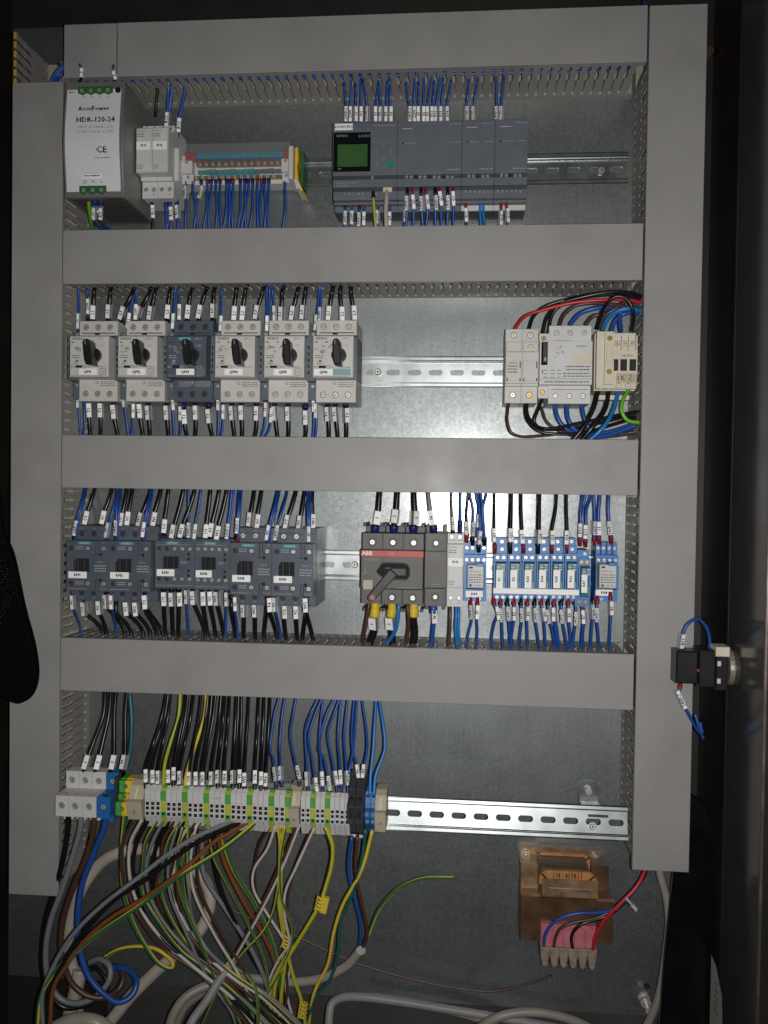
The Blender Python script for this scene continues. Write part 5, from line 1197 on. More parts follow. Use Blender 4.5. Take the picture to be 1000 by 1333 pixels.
L3 = [('wbrown',1.7,[(108,300),(100,360),(98,420),(122,490),(180,515),(300,512),(430,495),(560,470),(760,500),(950,478)],[44,52,58,60,58,54,50,40,40,44],'thin wire looping down from the left pole of the yellowed fuse holder'),
('wblack',1.9,[(218,305),(225,385),(270,445),(350,468),(500,442),(700,402),(955,350)],[44,50,54,54,52,50,46],'upper wire from the right pole of the yellowed fuse holder to the duct'),
('wblack',1.9,[(208,305),(222,410),(290,480),(400,500),(600,488),(760,440),(955,380)],[44,54,58,60,58,54,48],'lower wire from the right pole of the yellowed fuse holder to the duct'),
('wblack',1.9,[(326,255),(292,340),(266,425),(300,462),(400,472),(560,455),(955,362)],[50,58,60,56,50,46,42],'wire looping left from the toggle terminal'),
('wbrown',1.7,[(308,330),(340,420),(400,470),(520,515),(680,522),(850,500),(955,475)],[40,44,46,46,44,42,40],'wire looping below the wide protection module to the duct'),
('wblue',2.5,[(390,310),(415,410),(470,472),(560,500),(760,480),(955,410)],[44,48,48,44,40,40],'thick wire, left of three below the protection module'),
('wblue',2.5,[(465,310),(475,405),(520,475),(640,520),(820,475),(955,420)],[44,50,50,46,42,42],'thick wire, middle of three below the protection module'),
('wblue',2.5,[(558,310),(572,390),(610,470),(700,515),(820,480),(955,430)],[44,48,48,44,40,40],'thick wire, right of three below the protection module'),
('wblack',2.6,[(662,225),(632,340),(565,465),(500,545)],[48,58,62,60],'thick wire, left of two slanting down from the small contactor'),
('wblack',2.6,[(728,225),(702,350),(632,450),(555,545)],[48,60,66,62],'thick wire, right of two slanting down from the small contactor'),
('wlblue',2.4,[(790,220),(752,360),(692,460),(600,545)],[50,64,70,66],'wire slanting down from the small cream contactor'),
('wlime',2.0,[(852,222),(815,290),(808,360),(845,415),(955,430)],[54,66,72,72,66],'earth wire curling from the small contactor to the duct')]
for cl,r_,pts,h,lb in L3: wire(cl,r_,[(c_[0]+x/c_[2],c_[1]+y/c_[2],hh) for (x,y),hh in zip(pts,h)],lb,group='looping wires at the right of the breaker row')
# --- row 3, contactors above
CT = [('B',111,634,97.6,687,0),('b',113,634,99.5,690,0),('k',123.5,636,112,673.5,0),('k',146,637,134,673,0),('b',154,635,140.3,690,0),('b',152,635,151.5,687,1),('b',158,636,152.8,690,1),('k',166,637,158,676,1),('k',173,637,166.3,674.5,1),('b',196,637,186.6,689,1),('b',199,637,189,690,1),('k',196,640,183,676,1),('k',210,637,199.6,675,1),
('k',220,637,213.6,684.5,2),('k',239.5,637,225.8,691.5,2),('k',253,641,236.6,690.7,2),('b',245.5,637,246,690,2),('b',262,638,253,691.5,2),
('k',274.5,638,268,691,3),('k',286,638,274.8,689.6,3),('k',296,638,283,693,3),('b',302,638,296,691.5,3),('b',305,638,298,693,3),
('b',311.5,638,309,684,4),('b',314.5,638,310.5,688,4),('k',331.5,639,325.8,676,4),('k',341,639,334.3,678,4),('b',361,640,349,693,4),('b',364,640,351,694,4),('k',362,640,356.7,676,4),
('b',374,640,359,693,5),('k',385.6,640,374.2,679,5),('k',397,640,391,680,5),('b',400.5,640,401,695,5),('b',404,640,403,696,5),('k',407,640,406.5,678,5)]
cnt = {}
for q,xt,yt,xm,ym,ci in CT:
    blk = q == 'k'; k = cnt[(blk,ci)] = cnt.get((blk,ci),-1)+1
    second = (not blk) and xm in (99.5,152.8,189,298,310.5,351,403)
    compact = ci in (2,3)
    he = 60 if compact else 62 if blk else 84
    wire('wblack' if blk else 'wblue',2.3 if blk else 1.5,[(xt+2,yt-16,50),(xt,yt,56),(xt*.62+xm*.38,yt+(ym-yt)*.42,he-2),(xm,ym,he),(xm-.5,ym+12,he-3),(xm-.8,ym+19,he-8)],'wire with marker, %s from left above the contactor marked KM%d'%(ORD[k],ci+1) if not second else 'wire without marker, %s from left above the contactor marked KM%d'%(ORD[k],ci+1),None if second else (xm,ym),(['U1','V1','W1','N1','P1'][k]) if blk else ['24VDC','A1','A2','33','34','35'][k],('wdblue' if compact else 'wblack') if blk else 'red' if k%2 else 'wblack',group='wires above the contactors',mlen=15.5 if blk else 17,ferlen=8)
CB = [('b',95,784.4,107.4,828,0),('k',110.5,793,133,820,0),('k',129.5,791.6,138.5,822,0),('k',139,783.5,162,821,0),('b',145,784.4,153.3,828,1),('k',152,795,170,820,1),('k',165,793,185.5,820,1),('k',177,793.4,195,821,1),('k',189,784,211.5,823,1),('k',191,793,203.5,822,1),
('k',213.6,780.4,215.4,823,2),('k',224,781,225.3,824,2),('k',233.4,780.8,232.5,827,2),('b',243.3,778,246,831,2),('k',252.2,779,267,823,2),
('k',264,780,270,823,3),('k',273.5,779.7,280.7,825,3),('k',283,780,291.5,825,3),('b',295.3,781,293.4,833,3),
('k',302,790,307,830,4),('b',305.4,786.7,310.5,835,4),('k',318,795,317.5,831,4),('k',332.4,795,332.4,829,4),('k',348,788,343.8,827,4),('k',350.5,787.7,361,830,4),
('b',358.4,787.7,367.5,838,5),('k',369.5,796.8,372.5,835,5),('k',385.6,797,387,830,5),('k',398,788,407.5,832,5),('k',400,788,393.5,836,5)]
cnt = {}
for q,xm,ym,xe,ye,ci in CB:
    blk = q == 'k'; k = cnt[(blk,ci)] = cnt.get((blk,ci),-1)+1
    nomk = xm in (152,191,302,348,400)
    hm = 60 if (blk and ym > 790) or ci in (2,3) else 84
    wire('wblack' if blk else 'wblue',2.3 if blk else 1.5,[(xe+1.5,ye+14,48),(xe,ye,48),(xe*.7+xm*.3,ye-(ye-ym)*.33,52),(xm,ym+3,hm),(xm-.4,ym-9,hm-1),(xm-.5,ym-19,hm-6)],('wire with marker, %s' if not nomk else 'wire without marker, %s')%ORD[k]+' from left below the contactor marked KM%d'%(ci+1),None if nomk else (xm,ym),['U2','V2','W2','T3','T4','T5'][k] if blk else ['A2','220','21'][k],'red' if not (blk and (ym > 789 or ci in (2,3))) else 'wblack',group='wires below the contactors',mlen=15.5,ferlen=7)
# --- row 3, main switch
for i,(xt,xm,ym,xe,cl,r_) in enumerate(((494.5,491.6,674,488.5,'wblack',3.3),(517.5,515.3,672,513,'wblack',3.3),(539,540.3,674,538.5,'wblack',3.3),(557.5,561.5,674,565,'wgrey',2.5))):
    wire(cl,r_,[(xt+.5,622,44),(xt,640,50),(xt*.6+xm*.4,655,52),(xm,ym,53),(xe,688,52),(xe,698,48)],'thick feed wire with marker, %s from left above the main switch'%ORD[i],(xm-.6,ym),str(i+1) if i < 3 else 'N','wdblue',group='thick wires above the main switch',ferlen=13,ferr=4.4 if i < 3 else 3.8,mlen=15)
for i,(xf,yf,xm,xe,ye) in enumerate(((488.5,793,487,479,842),(510.4,793,508.5,511,842),(539,794,538.5,537.5,844))):
    wire('wblack',4.2,[(xe,ye+12,46),(xe,ye,48),(xm+(1.5 if i else 0),822,52),(xm,806,56),(xf,794,57),(xf,782,54)],'thick load wire with yellow ferrule, %s from left below the main switch'%ORD[i],(xm,811) if i < 2 else None,str(i+1),'yellow',group='thick wires below the main switch',ferlen=17,ferr=5.0,mlen=14)
wire('wbrown',2.2,[(469,852,50),(470.5,840,52),(474.5,822,60),(478.5,800,64),(480.5,786,64),(481,780,60)],'wire beside the first yellow ferrule of the main switch')
wire('wbrown',2.2,[(527,852,50),(528.4,840,52),(532,815,60),(531.5,798,63),(531,788,62),(531,780,58)],'wire left of the third yellow ferrule of the main switch')
wire('wlblue',2.3,[(498,850,52),(504,838,54),(514,822,60),(518,805,64),(519.3,787,64),(519.3,778,58)],'wire right of the second yellow ferrule of the main switch')
wire('wblue',2.6,[(562,852,48),(562,840,50),(563.5,822,54),(565,806,58),(564.5,792,60),(564.5,782,56)],'wire with marker below the neutral pole',(565,802.5),'N','wblue',ferlen=14,ferr=4)
wire('wblack',1.5,[(588,622,46),(588,641,50),(588.3,665,50),(589.3,681,50),(590,693,46),(590,700,42)],'thin wire with marker above the single fuse holder',(589.2,680),'11',fer='wblack')
wire('wblue',1.7,[(599.8,622,46),(599.8,641,50),(599.6,668,50),(599.2,690,46),(599,700,42)],'wire above the single fuse holder',fer='wdblue',ferlen=20,ferr=2.3)
wire('wbrown',2.2,[(584,852,48),(584,840,48),(585.5,818,50),(586,800,50),(586,784,46)],'wire below the single fuse holder')
for i,x in enumerate((594,597.5)): wire('wlblue',1.9,[(x+1.5,852,48),(x+.8,840,48),(x-1,818,50),(x,800,50),(x-.5,784,46)],['wire, left of a pair below the single fuse holder','wire, right of a pair below the single fuse holder'][i],group='light blue pair')
# --- row 3, wires of the lone wide relay
for i,(pts,fr,tx,mk,cl) in enumerate(([( [(610,622,48),(609.5,645,50),(607.5,670,48),(608.4,690,46),(607.5,706,42)],'red','E5',(608.3,688),'wblack'),([(612,622,50),(612.5,645,52),(616,662,52),(615.7,688,52),(615.5,701,48),(615.4,709,44)],'wblack','24VDC',(615.7,687),'wblue'),([(622,622,52),(622.5,645,56),(624.5,665,60),(625,690,62),(623.5,706,60),(623.3,718,52)],'wblack','E6',(624.2,700),'wblue'),([(621,622,50),(620,645,50),(623,660,50),(622.5,674,48),(620,700,44)],None,'11',(623.3,676),'wblue'),([(634,622,50),(633,645,52),(629,661,54),(630,685,52),(631,700,50),(631,709,44)],'wblack','',None,'wblue'),([(626,622,50),(626.5,645,52),(628.5,664,54),(627.5,690,52),(629.5,705,46)],None,'',None,'wblue')])):
    wire(cl,1.5,pts,'wire, %s from left above the lone wide relay marked KA9'%ORD[i],mk,tx,fr,group='wires above the lone wide relay',ferlen=9,ferr=2.4)
for i,(x,xm,xe) in enumerate(((613,614.3,607.5),(622,621.5,620.5))):
    wire('wblue',1.45,[(xe,852,46),(xe,840,48),(xe+3-i*2,822,50),(xm-.5,810,52),(xm,797,52),(x,786,50),(x,778,46)],['wire with marker, left one below the lone wide relay','wire with marker, right one below the lone wide relay'][i],(xm,796.5),['24VDC','E5'][i],'red',group='wires below the lone wide relay')
# relay row above
for i,(xt,xm,ym,xe,r_) in enumerate(((643.8,643.6,697,644.8,1.5),(665.5,664.6,697,664.4,2.4),(678.3,679.6,699,682,1.9),(702,701.5,699,700.5,2.5),(724.5,718.7,700,718.8,1.9),(737.3,738.5,700,738.2,1.9))):
    wire('wblack',r_,[(xt,624,46),(xt,643,50),(xt*.8+xm*.2,664,54),(xm,ym-10,58),(xm+.1,ym,60),(xe,713,60),(xe,720,56)],'wire with marker above the %s of the six slim relays'%ORD[i],(xm,ym-.5),'Q%d'%(i+1),'red',group='black wires above the slim relays',ferlen=10,ferr=1.9)
for i,(pts,mk,tx) in enumerate((([(759,624,46),(758.5,645,50),(756,668,54),(756.8,690,54),(755.3,703,52),(755.3,710,48)],(757.2,691),'E11'),([(770,624,46),(769,646,50),(763.5,664,56),(763.3,690,58),(762.7,704,56),(762.7,711,50)],(763.3,693),'E11'),([(773,624,46),(773,645,50),(774.5,668,50),(774,690,48),(774,703,46),(774,709,42)],(773.8,688),'24VDC'),([(781,624,46),(781,645,52),(779.5,668,54),(779.6,685,54),(780,700,50),(780,708,46)],(779.4,686.5),'11'),([(793,624,46),(792.5,645,52),(792,668,54),(794.5,687,54),(796,700,50),(796,708,46)],(794.7,687),'24VDC'),([(763,624,46),(762,645,48),(757.5,664,48),(755,685,46)],None,''))):
    wire('wblue',1.9,pts,'wire, %s from left above the right end of the relay row'%ORD[i],mk,tx,'red' if i < 5 else None,group='blue wires above the relay row',ferlen=9,ferr=2.2)
RB_ = [(643.7,648,798,640,836,'red'),(652,653.2,801,654.5,845,'red'),(660.5,661.5,799,664.5,842,'wblack'),(669.5,670.5,799,665.5,841,'red'),(678.3,680,801,676,845,'wblack'),(686.7,686,799,687,846,'red'),(696.2,696.5,801,702,848,'wblack'),(705,707.7,800,710,841,'red'),(713.6,715,803,722,844,'wblack'),(721.6,721.5,800,726,849,'red'),(730.8,732,803,738.5,850,'wblack'),(740,740,801,743.5,844,'red'),(749.7,750,806,746,846,'wblack'),(758.5,760.2,803,757,844,'red'),(769.5,771.5,797,769,847,'wblack'),(777.6,776.5,801,779.8,843,'red'),(794.8,795.5,792,793.5,846,'red')]
for i,(x,xm,ym,xe,ye,f) in enumerate(RB_):
    yf = 786 if i < 13 else 791 if i < 14 else 784 if i < 16 else 779
    wire('wblue',1.6,[(xe+1.5,ye+12,46),(xe,ye-4,48),(xm*.45+xe*.55,ye-24,54),(xm,ym+2,56),(x,yf,55),(x,yf-8,52)],'wire with marker, %s from left below the blue relay row'%ORD[i],(xm,ym),['E1','24VDC','24VDC','E2','24VDC','E3','24VDC','E4','24VDC','E5','24VDC','E6','24VDC','E7','24VDC','24VDC','B1'][i],f,group='blue wires below the relay row',ferlen=8,ferr=2.2)
    if i in (2,9,13): wire('wblue',1.5,[(xe+5,ye+12,44),(xe+2.5,ye-3,46),(xm*.3+xe*.7+1.5,ye-24,50),(xm+2,ym+4,52),(x+1.5,yf,50)],'wire without marker beside the %s from left below the blue relay row'%ORD[i],group='blue wires below the relay row')
# --- row 4 above the terminals
for i,(xt,xm) in enumerate(((137,112.5),(144,127.5),(151,147),(165.4,161.5))):
    k_ = (0,1,2,3)[i]; xe = xm-4
    wire('wblack',2.5,[(xt+1,885,52),(xt,902,58),(xt-2+(.0 if i<3 else 0),930,66),((xt*.45+xm*.55),962,74),(xm+.8,990,82),(xe+1,1003,84),(xe-1,1012,80)],'wire with marker, %s from left above the large feed terminals'%ORD[i],(xm,992),['1','2','3','N'][i],None,group='black wires above the large feed terminals',mlen=15.5)
wire('wbteal',2.6,[(168,885,50),(169,902,58),(171.5,935,64),(170.5,970,68),(165.5,995,70),(158,1006,70)],'earth wire curving down beside the large blue feed terminal')
mk4 = [190,198,206.4,218.4,226,234.4,246.8,255,263,275.6,284,292,303.6,312,318.6,332,340,346.6]
tp4 = [216,219,222,238,241,252,262,271,276,288,293,299,308,315,324,337,344,352]
for i,(xm,xt) in enumerate(zip(mk4,tp4)):
    yb = 1010+(xm-190)*.02+random.uniform(-2.5,2.5)
    wire('wblack',1.75,[(xt+1,886,50),(xt,904,56),(xt*.78+xm*.22,935,66+random.uniform(-4,6)),(xt*.32+xm*.68,972,78+random.uniform(-4,4)),(xm+.4,998,94),(xm,yb+3,101),(xm-.3,yb+17,105)],'wire with marker, %s from left above the long terminal strip'%ORD[i],(xm,yb),['U1','V1','W1','U2','V2','W2','U3','V3','W3','U4','V4','W4','U5','V5','W5','U6','V6','W6'][i],'wblack',group='black wires above the long terminal strip',ferlen=5,mlen=14)
for i in range(4):
    xm,xt = mk4[i*4]+2.5, tp4[i*4]+3+i%3
    wire('wblack',1.75,[(xt+1,886,44),(xt,904,48),(xt*.74+xm*.26,938,54),(xt*.3+xm*.7,975,66),(xm,1004,82),(xm,1024,92)],'wire partly hidden, %s from left behind the marked black wires'%ORD[i],group='black wires above the long terminal strip')
wire('wygreen',2.0,[(236,888,52),(234.8,905,58),(232,935,66),(221,970,78),(214.5,995,92),(213,1014,102),(213,1026,106)],'earth wire, left one above the long terminal strip',col2=None)
wire('wyellow',2.0,[(268,888,50),(268.5,905,54),(266.5,930,56),(258,960,62),(247,992,84),(242,1012,100),(241,1026,106)],'earth wire, right one above the long terminal strip')
BL = [(363,352,966,359,1012,'24VDC'),(371,364,966,366,1011,'E12'),(385.4,378,945,389,1010,'24VDC'),(414,398,940,400.5,1019,'11'),(419,402,950,411,1023,'12'),(421,416,950,419.4,1019,'13'),(435,415,965,428.5,1021,'24VDC'),(442,427,945,437.6,1018,'14'),(444,440,955,444,1017,'15'),(453,448,950,452,1018,'24VDC')]
for i,(xt,xq,yq,xm,ym,tx) in enumerate(BL):
    wire('wblue',1.5,[(xt+1,888,50),(xt,908,56),((xt+xq)/2-(2 if i==3 else 0),930,62),(xq,yq+10,72),((xq+xm)/2,988,86),(xm,ym-1,100),(xm+.8,ym+14,104)],'wire with marker, %s from left above the blue-wired terminals'%ORD[i],(xm,ym-3),tx,'wdblue',group='blue wires above the terminals',ferlen=5,mlen=15)
for i,(xt,xq,xm) in enumerate(((461,458,466.4),(472,477,473.6),(465,462,455))):
    wire('wblue',1.5,[(xt+1,890,50),(xt,912,56),(xq,950,70),(xq+1 if i<2 else xq-2,975,84),(xm,1004,96),(xm,1020 if i<2 else 1030,98)],['wire with marker above the left black fuse terminal','wire with marker above the right black fuse terminal','wire slanting down left of the black fuse terminals'][i],(xm,1005) if i < 2 else None,['A1','A2',''][i],group='blue wires above the terminals',mlen=14)
for i,(xt,xq,xe) in enumerate(((489.5,486,481.5),(494.5,501,487))):
    wire('wlblue',1.9,[(xt,890,54),(xt,914,60),((xt+xq)/2+(0 if i==0 else 1.5),945,70),(xq,975,78),(xe+(2 if i else 1),1010,88),(xe,1036,96)],['wire, left of the bowed pair above the blue neutral terminals','wire, right of the bowed pair above the blue neutral terminals'][i],group='light blue bowed pair')
# ------------------------------------------------------------------ bottom: field wires and cables
def G(pts, h): return cv(30,1060,4,pts,h)
def Hc(pts, h): return cv(240,1060,2.778,pts,h)
GF = 'thick feed wires below the large terminals'
wire('wblack',3.4,G([(238,-20),(235,60),(222,160),(180,350),(122,550),(102,700),(106,830),(140,930),(210,1005),(300,1000),(390,960),(440,890),(380,800),(300,850)],[98,94,88,80,74,70,66,62,60,56,50,44,36,30]),'thick wire coiling below the leftmost feed terminal',group=GF)
wire('wgrey',3.4,G([(303,-20),(300,60),(270,180),(200,400),(142,560),(118,720),(135,870),(200,965),(290,985),(390,940),(450,860),(450,790),(400,755),(345,772)],[98,96,90,84,78,74,72,72,70,64,58,52,46,40]),'thick wire coiling below the second feed terminal',group=GF)
wire('wbrown',3.4,G([(370,-20),(368,70),(338,200),(255,400),(207,560),(197,700),(218,800),(262,890),(350,950),(440,950),(505,900),(522,840),(490,798),(430,790)],[98,96,92,86,82,80,80,80,78,72,66,58,50,44]),'thick wire coiling below the third feed terminal',group=GF)
wire('wblue',3.5,G([(434,-20),(425,60),(370,200),(305,380),(285,560),(295,700),(340,840),(420,935),(500,980),(565,945),(592,880),(565,822),(500,797),(450,800)],[98,98,94,90,90,90,92,92,88,80,72,62,54,46]),'thick wire coiling below the blue feed terminal',group=GF)
wire('cablew',7.2,G([(300,1150),(280,1000),(262,830),(240,720),(255,520),(335,340),(430,235),(550,188),(680,186),(800,222),(900,290),(962,380),(972,480),(930,590),(850,680),(700,810),(560,950),(430,1110)],[30,30,30,28,26,24,22,22,22,22,24,26,30,34,40,46,52,58]),'thick cable bent in a big arch behind the field wires',name='cable',cat='cable',n=14)
wire('wgreen',2.5,G([(532,-10),(525,60),(514,200),(525,400),(570,560),(640,690),(710,780),(775,803),(778,770),(700,706),(600,690),(500,705),(425,745)],[96,94,90,84,80,78,76,72,66,60,56,54,52]),'earth wire ending in a loop on the left',col2='wyellow',twist=.02)
# four conductors crossing in front towards lower left
X4 = [('wgrey',2.6,[(1130,15),(1060,48),(900,118),(760,205),(600,330),(400,485),(250,640),(145,820),(100,950),(105,1110)],None,'conductor, uppermost of the four sweeping down to the lower left'),
('wblack',2.6,[(1150,30),(1050,80),(900,150),(780,235),(640,340),(480,445),(330,600),(220,760),(135,930),(125,1110)],None,'conductor, second of the four sweeping down to the lower left'),
('worange',2.4,[(1190,30),(1080,95),(1000,140),(850,275),(650,425),(450,545),(320,660),(225,790),(160,900),(140,1110)],None,'conductor, third of the four sweeping down to the lower left'),
('wgreen',2.5,[(1230,25),(1120,120),(1000,208),(800,333),(600,482),(420,602),(330,672),(170,815),(92,950),(72,1110)],'wyellow','conductor, lowest of the four sweeping down to the lower left')]
for cl,r_,pts,c2,lb in X4: wire(cl,r_,G(pts,(106,128)),lb,col2=c2,group='four conductors sweeping to the lower left',twist=.02)
# bunch dropping from the left part of the long strip
BN = [(576,'wbrown',0),(618,'wwhite',0),(655,'wblack',0),(700,'wgreen',1),(735,'wgrey',0),(768,'wblack',0),(790,'wbrown',0),(820,'wgreen',1),(845,'wblack',0),(880,'wwhite',0),(905,'wbrown',0),(932,'wgreen',1),(965,'wgrey',0)]
for i,(x0,cl,yg) in enumerate(BN):
    q = i/12; k = (x0-576)/390
    xs_ = [x0,x0-18,x0-55-10*k,x0-60-40*k,x0-45-70*k,x0+45-120*k,x0+170-170*k,x0+330-190*k,x0+480-150*k,x0+620-90*k]
    ys_ = [30,62,140,260,400,560,700,830,960,1130]
    jr = random.Random(i+40); hs = [106,104,98,92,86+jr.uniform(-6,6),80+jr.uniform(-8,8),76+jr.uniform(-8,8),74+jr.uniform(-8,8),72,70]
    wire(cl,2.0,G([(a+jr.uniform(-15,15)*(1 if j > 2 else 0),b_) for j,(a,b_) in enumerate(zip(xs_,ys_))],hs),'field wire, %s from left in the bunch below the long terminal strip'%ORD[i],col2='wyellow' if yg else None,group='field wires dropping from the long terminal strip',twist=.015)
# middle conductors
MD = [('wgrey',2.5,[(62,60),(64,120),(72,220),(150,345),(240,485),(292,600),(312,680),(320,780)],None,'conductor slanting right behind the white pair'),
('wblack',2.6,[(98,60),(102,130),(132,270),(190,405),(250,520),(300,620),(330,780)],None,'thick conductor slanting down beside the grey one'),
('worange',2.5,[(118,45),(128,110),(150,185),(220,325),(280,425),(320,512),(345,600),(350,780)],None,'conductor slanting down to the yellow bundle'),
('wgreen',2.5,[(135,55),(145,110),(180,205),(250,318),(305,430),(335,530),(350,620),(345,780)],'wyellow','conductor slanting beside the orange-brown one'),
('wwhite',1.6,[(330,40),(300,125),(252,200),(250,270),(290,345),(342,425),(372,480),(382,560),(368,630),(405,780)],None,'thin wire in an S-bend left of the yellow bundle'),
('wbrown',1.6,[(318,38),(272,110),(256,200),(262,290),(300,360)],None,'thin wire in an S-bend left of the yellow bundle'),
('wwhite',1.6,[(418,36),(352,200),(270,365),(168,545)],None,'thin wire running straight to the stripped grey cable end'),
('wbrown',1.6,[(410,36),(345,185),(262,362),(164,540)],None,'thin wire running straight to the stripped grey cable end'),
('wwhite',1.6,[(474,40),(405,190),(366,280),(362,360),(378,470),(345,520),(308,600),(298,690),(310,780)],None,'thin wire bowing down right of the yellow bundle'),
('wbrown',1.6,[(466,40),(398,205),(374,300),(372,400),(366,520),(372,640),(350,780)],None,'thin wire bowing down right of the yellow bundle'),
('wgreen',1.8,[(175,545),(232,585),(262,650),(268,780)],'wyellow','short wire curling out of the stripped grey cable end'),
('wblue',2.1,[(606,80),(594,200),(615,300),(638,400),(634,490)],None,'wire from the black fuse terminals to the second stripped cable'),
('wbrown',2.1,[(626,80),(620,205),(642,330),(662,430),(640,492)],None,'wire from the black fuse terminals to the second stripped cable'),
('wteal',2.0,[(656,55),(642,165),(602,300),(566,385),(556,495),(530,592),(470,672),(438,790)],None,'long wire snaking down from the blue neutral terminals'),
('wyellow',2.0,[(680,58),(642,200),(572,330),(540,430),(520,540),(470,645),(445,790)],None,'long wire snaking down from the right end clamp'),
('wgreen',1.9,[(644,486),(672,420),(702,348),(770,272),(860,233),(976,229)],'wyellow','loose wire bowing up to the right with a free end'),
('cable',5.2,[(640,488),(590,545),(500,592),(400,607),(300,600),(200,592),(120,612),(50,655),(0,700),(-40,790)],None,'cable with stripped right end lying across the bottom'),
('cable2',5.0,[(166,545),(120,610),(80,675),(30,745),(10,790)],None,'cable with stripped end pointing up to the right'),
('wbrown',1.4,[(-40,215),(20,250),(180,350),(400,440),(600,530),(800,592),(1000,632),(1120,640),(1240,615),(1330,585)],None,'thin dark wire sagging along the plate to the transformer')]
for i,(cl,r_,pts,c2,lb) in enumerate(MD):
    cab = cl in ('cable','cable2')
    hh = (106,52) if not cab else (60,40)
    if 'sagging' in lb: hh = (20,30)
    if 'loose wire' in lb: hh = (62,80)
    if 'short wire' in lb: hh = (70,90)
    if 'pointing up' in lb: hh = (72,110)
    if 'to the stripped grey' in lb: hh = (106,74)
    if 'second stripped' in lb: hh = (94,62)
    wire(cl,r_,Hc(pts,hh),lb,col2=c2,name='cable' if cab else 'wire',cat='cable' if cab else 'wire',n=12 if cab else 8,twist=.02)
for i,p in enumerate((P(240+640/2.778,1060+489/2.778,63),P(240+167/2.778,1060+544/2.778,73))):
    b = MB('zip'); b.cyl(p[0],p[1],5.3,p[2]+1,p[2]+2.4,'zip',14); 
    # frayed sheath ends stay with their cables
    par = [o for o in bpy.data.objects if o.get('label','').startswith('grey cable with stripped')][i]
    part('sheath_end', b, par)
EX = [('wgreen',1.6,[(345,40),(352,150),(330,290),(300,400),(200,520),(120,640),(60,780)],'wyellow'),('wgreen',1.6,[(360,42),(345,170),(352,300),(390,430),(350,560),(300,660),(250,790)],'wyellow'),
('wgreen',1.7,[(20,40),(10,140),(30,260),(90,400),(150,520),(215,640),(260,790)],'wyellow'),('wwhite',1.6,[(45,40),(30,150),(40,280),(110,430),(190,570),(250,690),(290,790)],None),('wgreen',1.7,[(-10,45),(-25,160),(-5,300),(60,470),(120,600),(190,720),(215,790)],'wyellow'),
('wbrown',1.7,[(70,45),(50,160),(60,270),(120,410),(210,560),(290,700),(330,790)],None),('wgreen',1.6,[(90,42),(110,150),(160,270),(230,390),(290,520),(310,640),(285,790)],'wyellow'),('wgrey',1.7,[(-30,45),(-60,160),(-50,290),(10,430),(90,590),(170,720),(190,790)],None)]
for i,(cl,r_,pts,c2) in enumerate(EX): wire(cl,r_,Hc([(a+random.uniform(-6,6),b_) for a,b_ in pts],(106,62)),'thin strand, %s in the tangle below the long strip'%ORD[i],col2=c2,group='thin strands in the lower tangle',twist=.02)
# yellow bundle held by coiled ties
YB = [[(338,36),(346,100),(345,200),(346,350),(368,460),(352,540),(325,640),(330,780)],[(346,40),(352,110),(350,210),(352,350),(376,460),(362,560),(350,660),(335,790)],[(356,40),(360,80),(350,150),(340,300),(362,450),(395,590),(425,680),(440,780)]]
for i,pts in enumerate(YB): wire('wygreen',2.1,Hc(pts,[106,100,90,80,72,68,64,60]),'earth wire, %s in the tied yellow bundle below the strip'%ORD[i],col2='wyellow' if i != 1 else None,group='yellow bundle',twist=.02)
for i,pts in enumerate(([(505,44),(528,100),(535,150),(520,225),(497,300),(470,360),(430,430),(385,490),(320,600),(300,680),(305,780)],[(512,44),(536,110),(532,190),(512,262),(492,322),(448,400),(405,470),(350,560),(312,630),(318,780)])): wire('wygreen',2.2,Hc(pts,[106,102,96,92,90,86,80,76,70,66,64]),'earth wire, %s of the pair slanting through the yellow clip'%['left','right'][i],col2='wyellow' if i else 'wgreen',group='slanting earth pair',twist=.02)
def coil_tie(px,py,h,dx,dy,label,plate=None):
    p = P(px,py,h); q = P(px+dx,py+dy,h); a = Vector(p); e = Vector(q); t = (e-a).normalized(); s_ = t.cross(Vector((0,0,1))).normalized(); L_ = (e-a).length
    th = thing('coiled_tie',label,'cable tie',p,'yellow coiled ties')
    b = MB('wyellow'); pts = []
    for k in range(49):
        an = k/48*2*math.pi*4; pts.append(tuple(a+t*L_*k/48+s_*4.6*math.cos(an)+Vector((0,0,1))*4.6*math.sin(an)))
    b.tube(pts,1.15,'wyellow',6); part('coil', b, th)
    if plate:
        m_ = a+t*L_*.5+s_*plate; b = MB('yellow'); d = [tuple(m_+t*u*L_*.55+s_*v*4) for u,v in ((-1,-1),(1,-1),(1,1),(-1,1))]
        b.poly([(u[0],u[1]) for u in d],h-2,h+4,'wyellow',.6); part('clip', b, th)
coil_tie(419,1167,92,-4,18,'yellow coiled clip on the slanting earth pair',-5)
coil_tie(376,1218,76,-5,16,'yellow coiled tie at the middle of the yellow bundle')
coil_tie(396,1304,64,-3,22,'yellow coiled tie near the bottom edge')
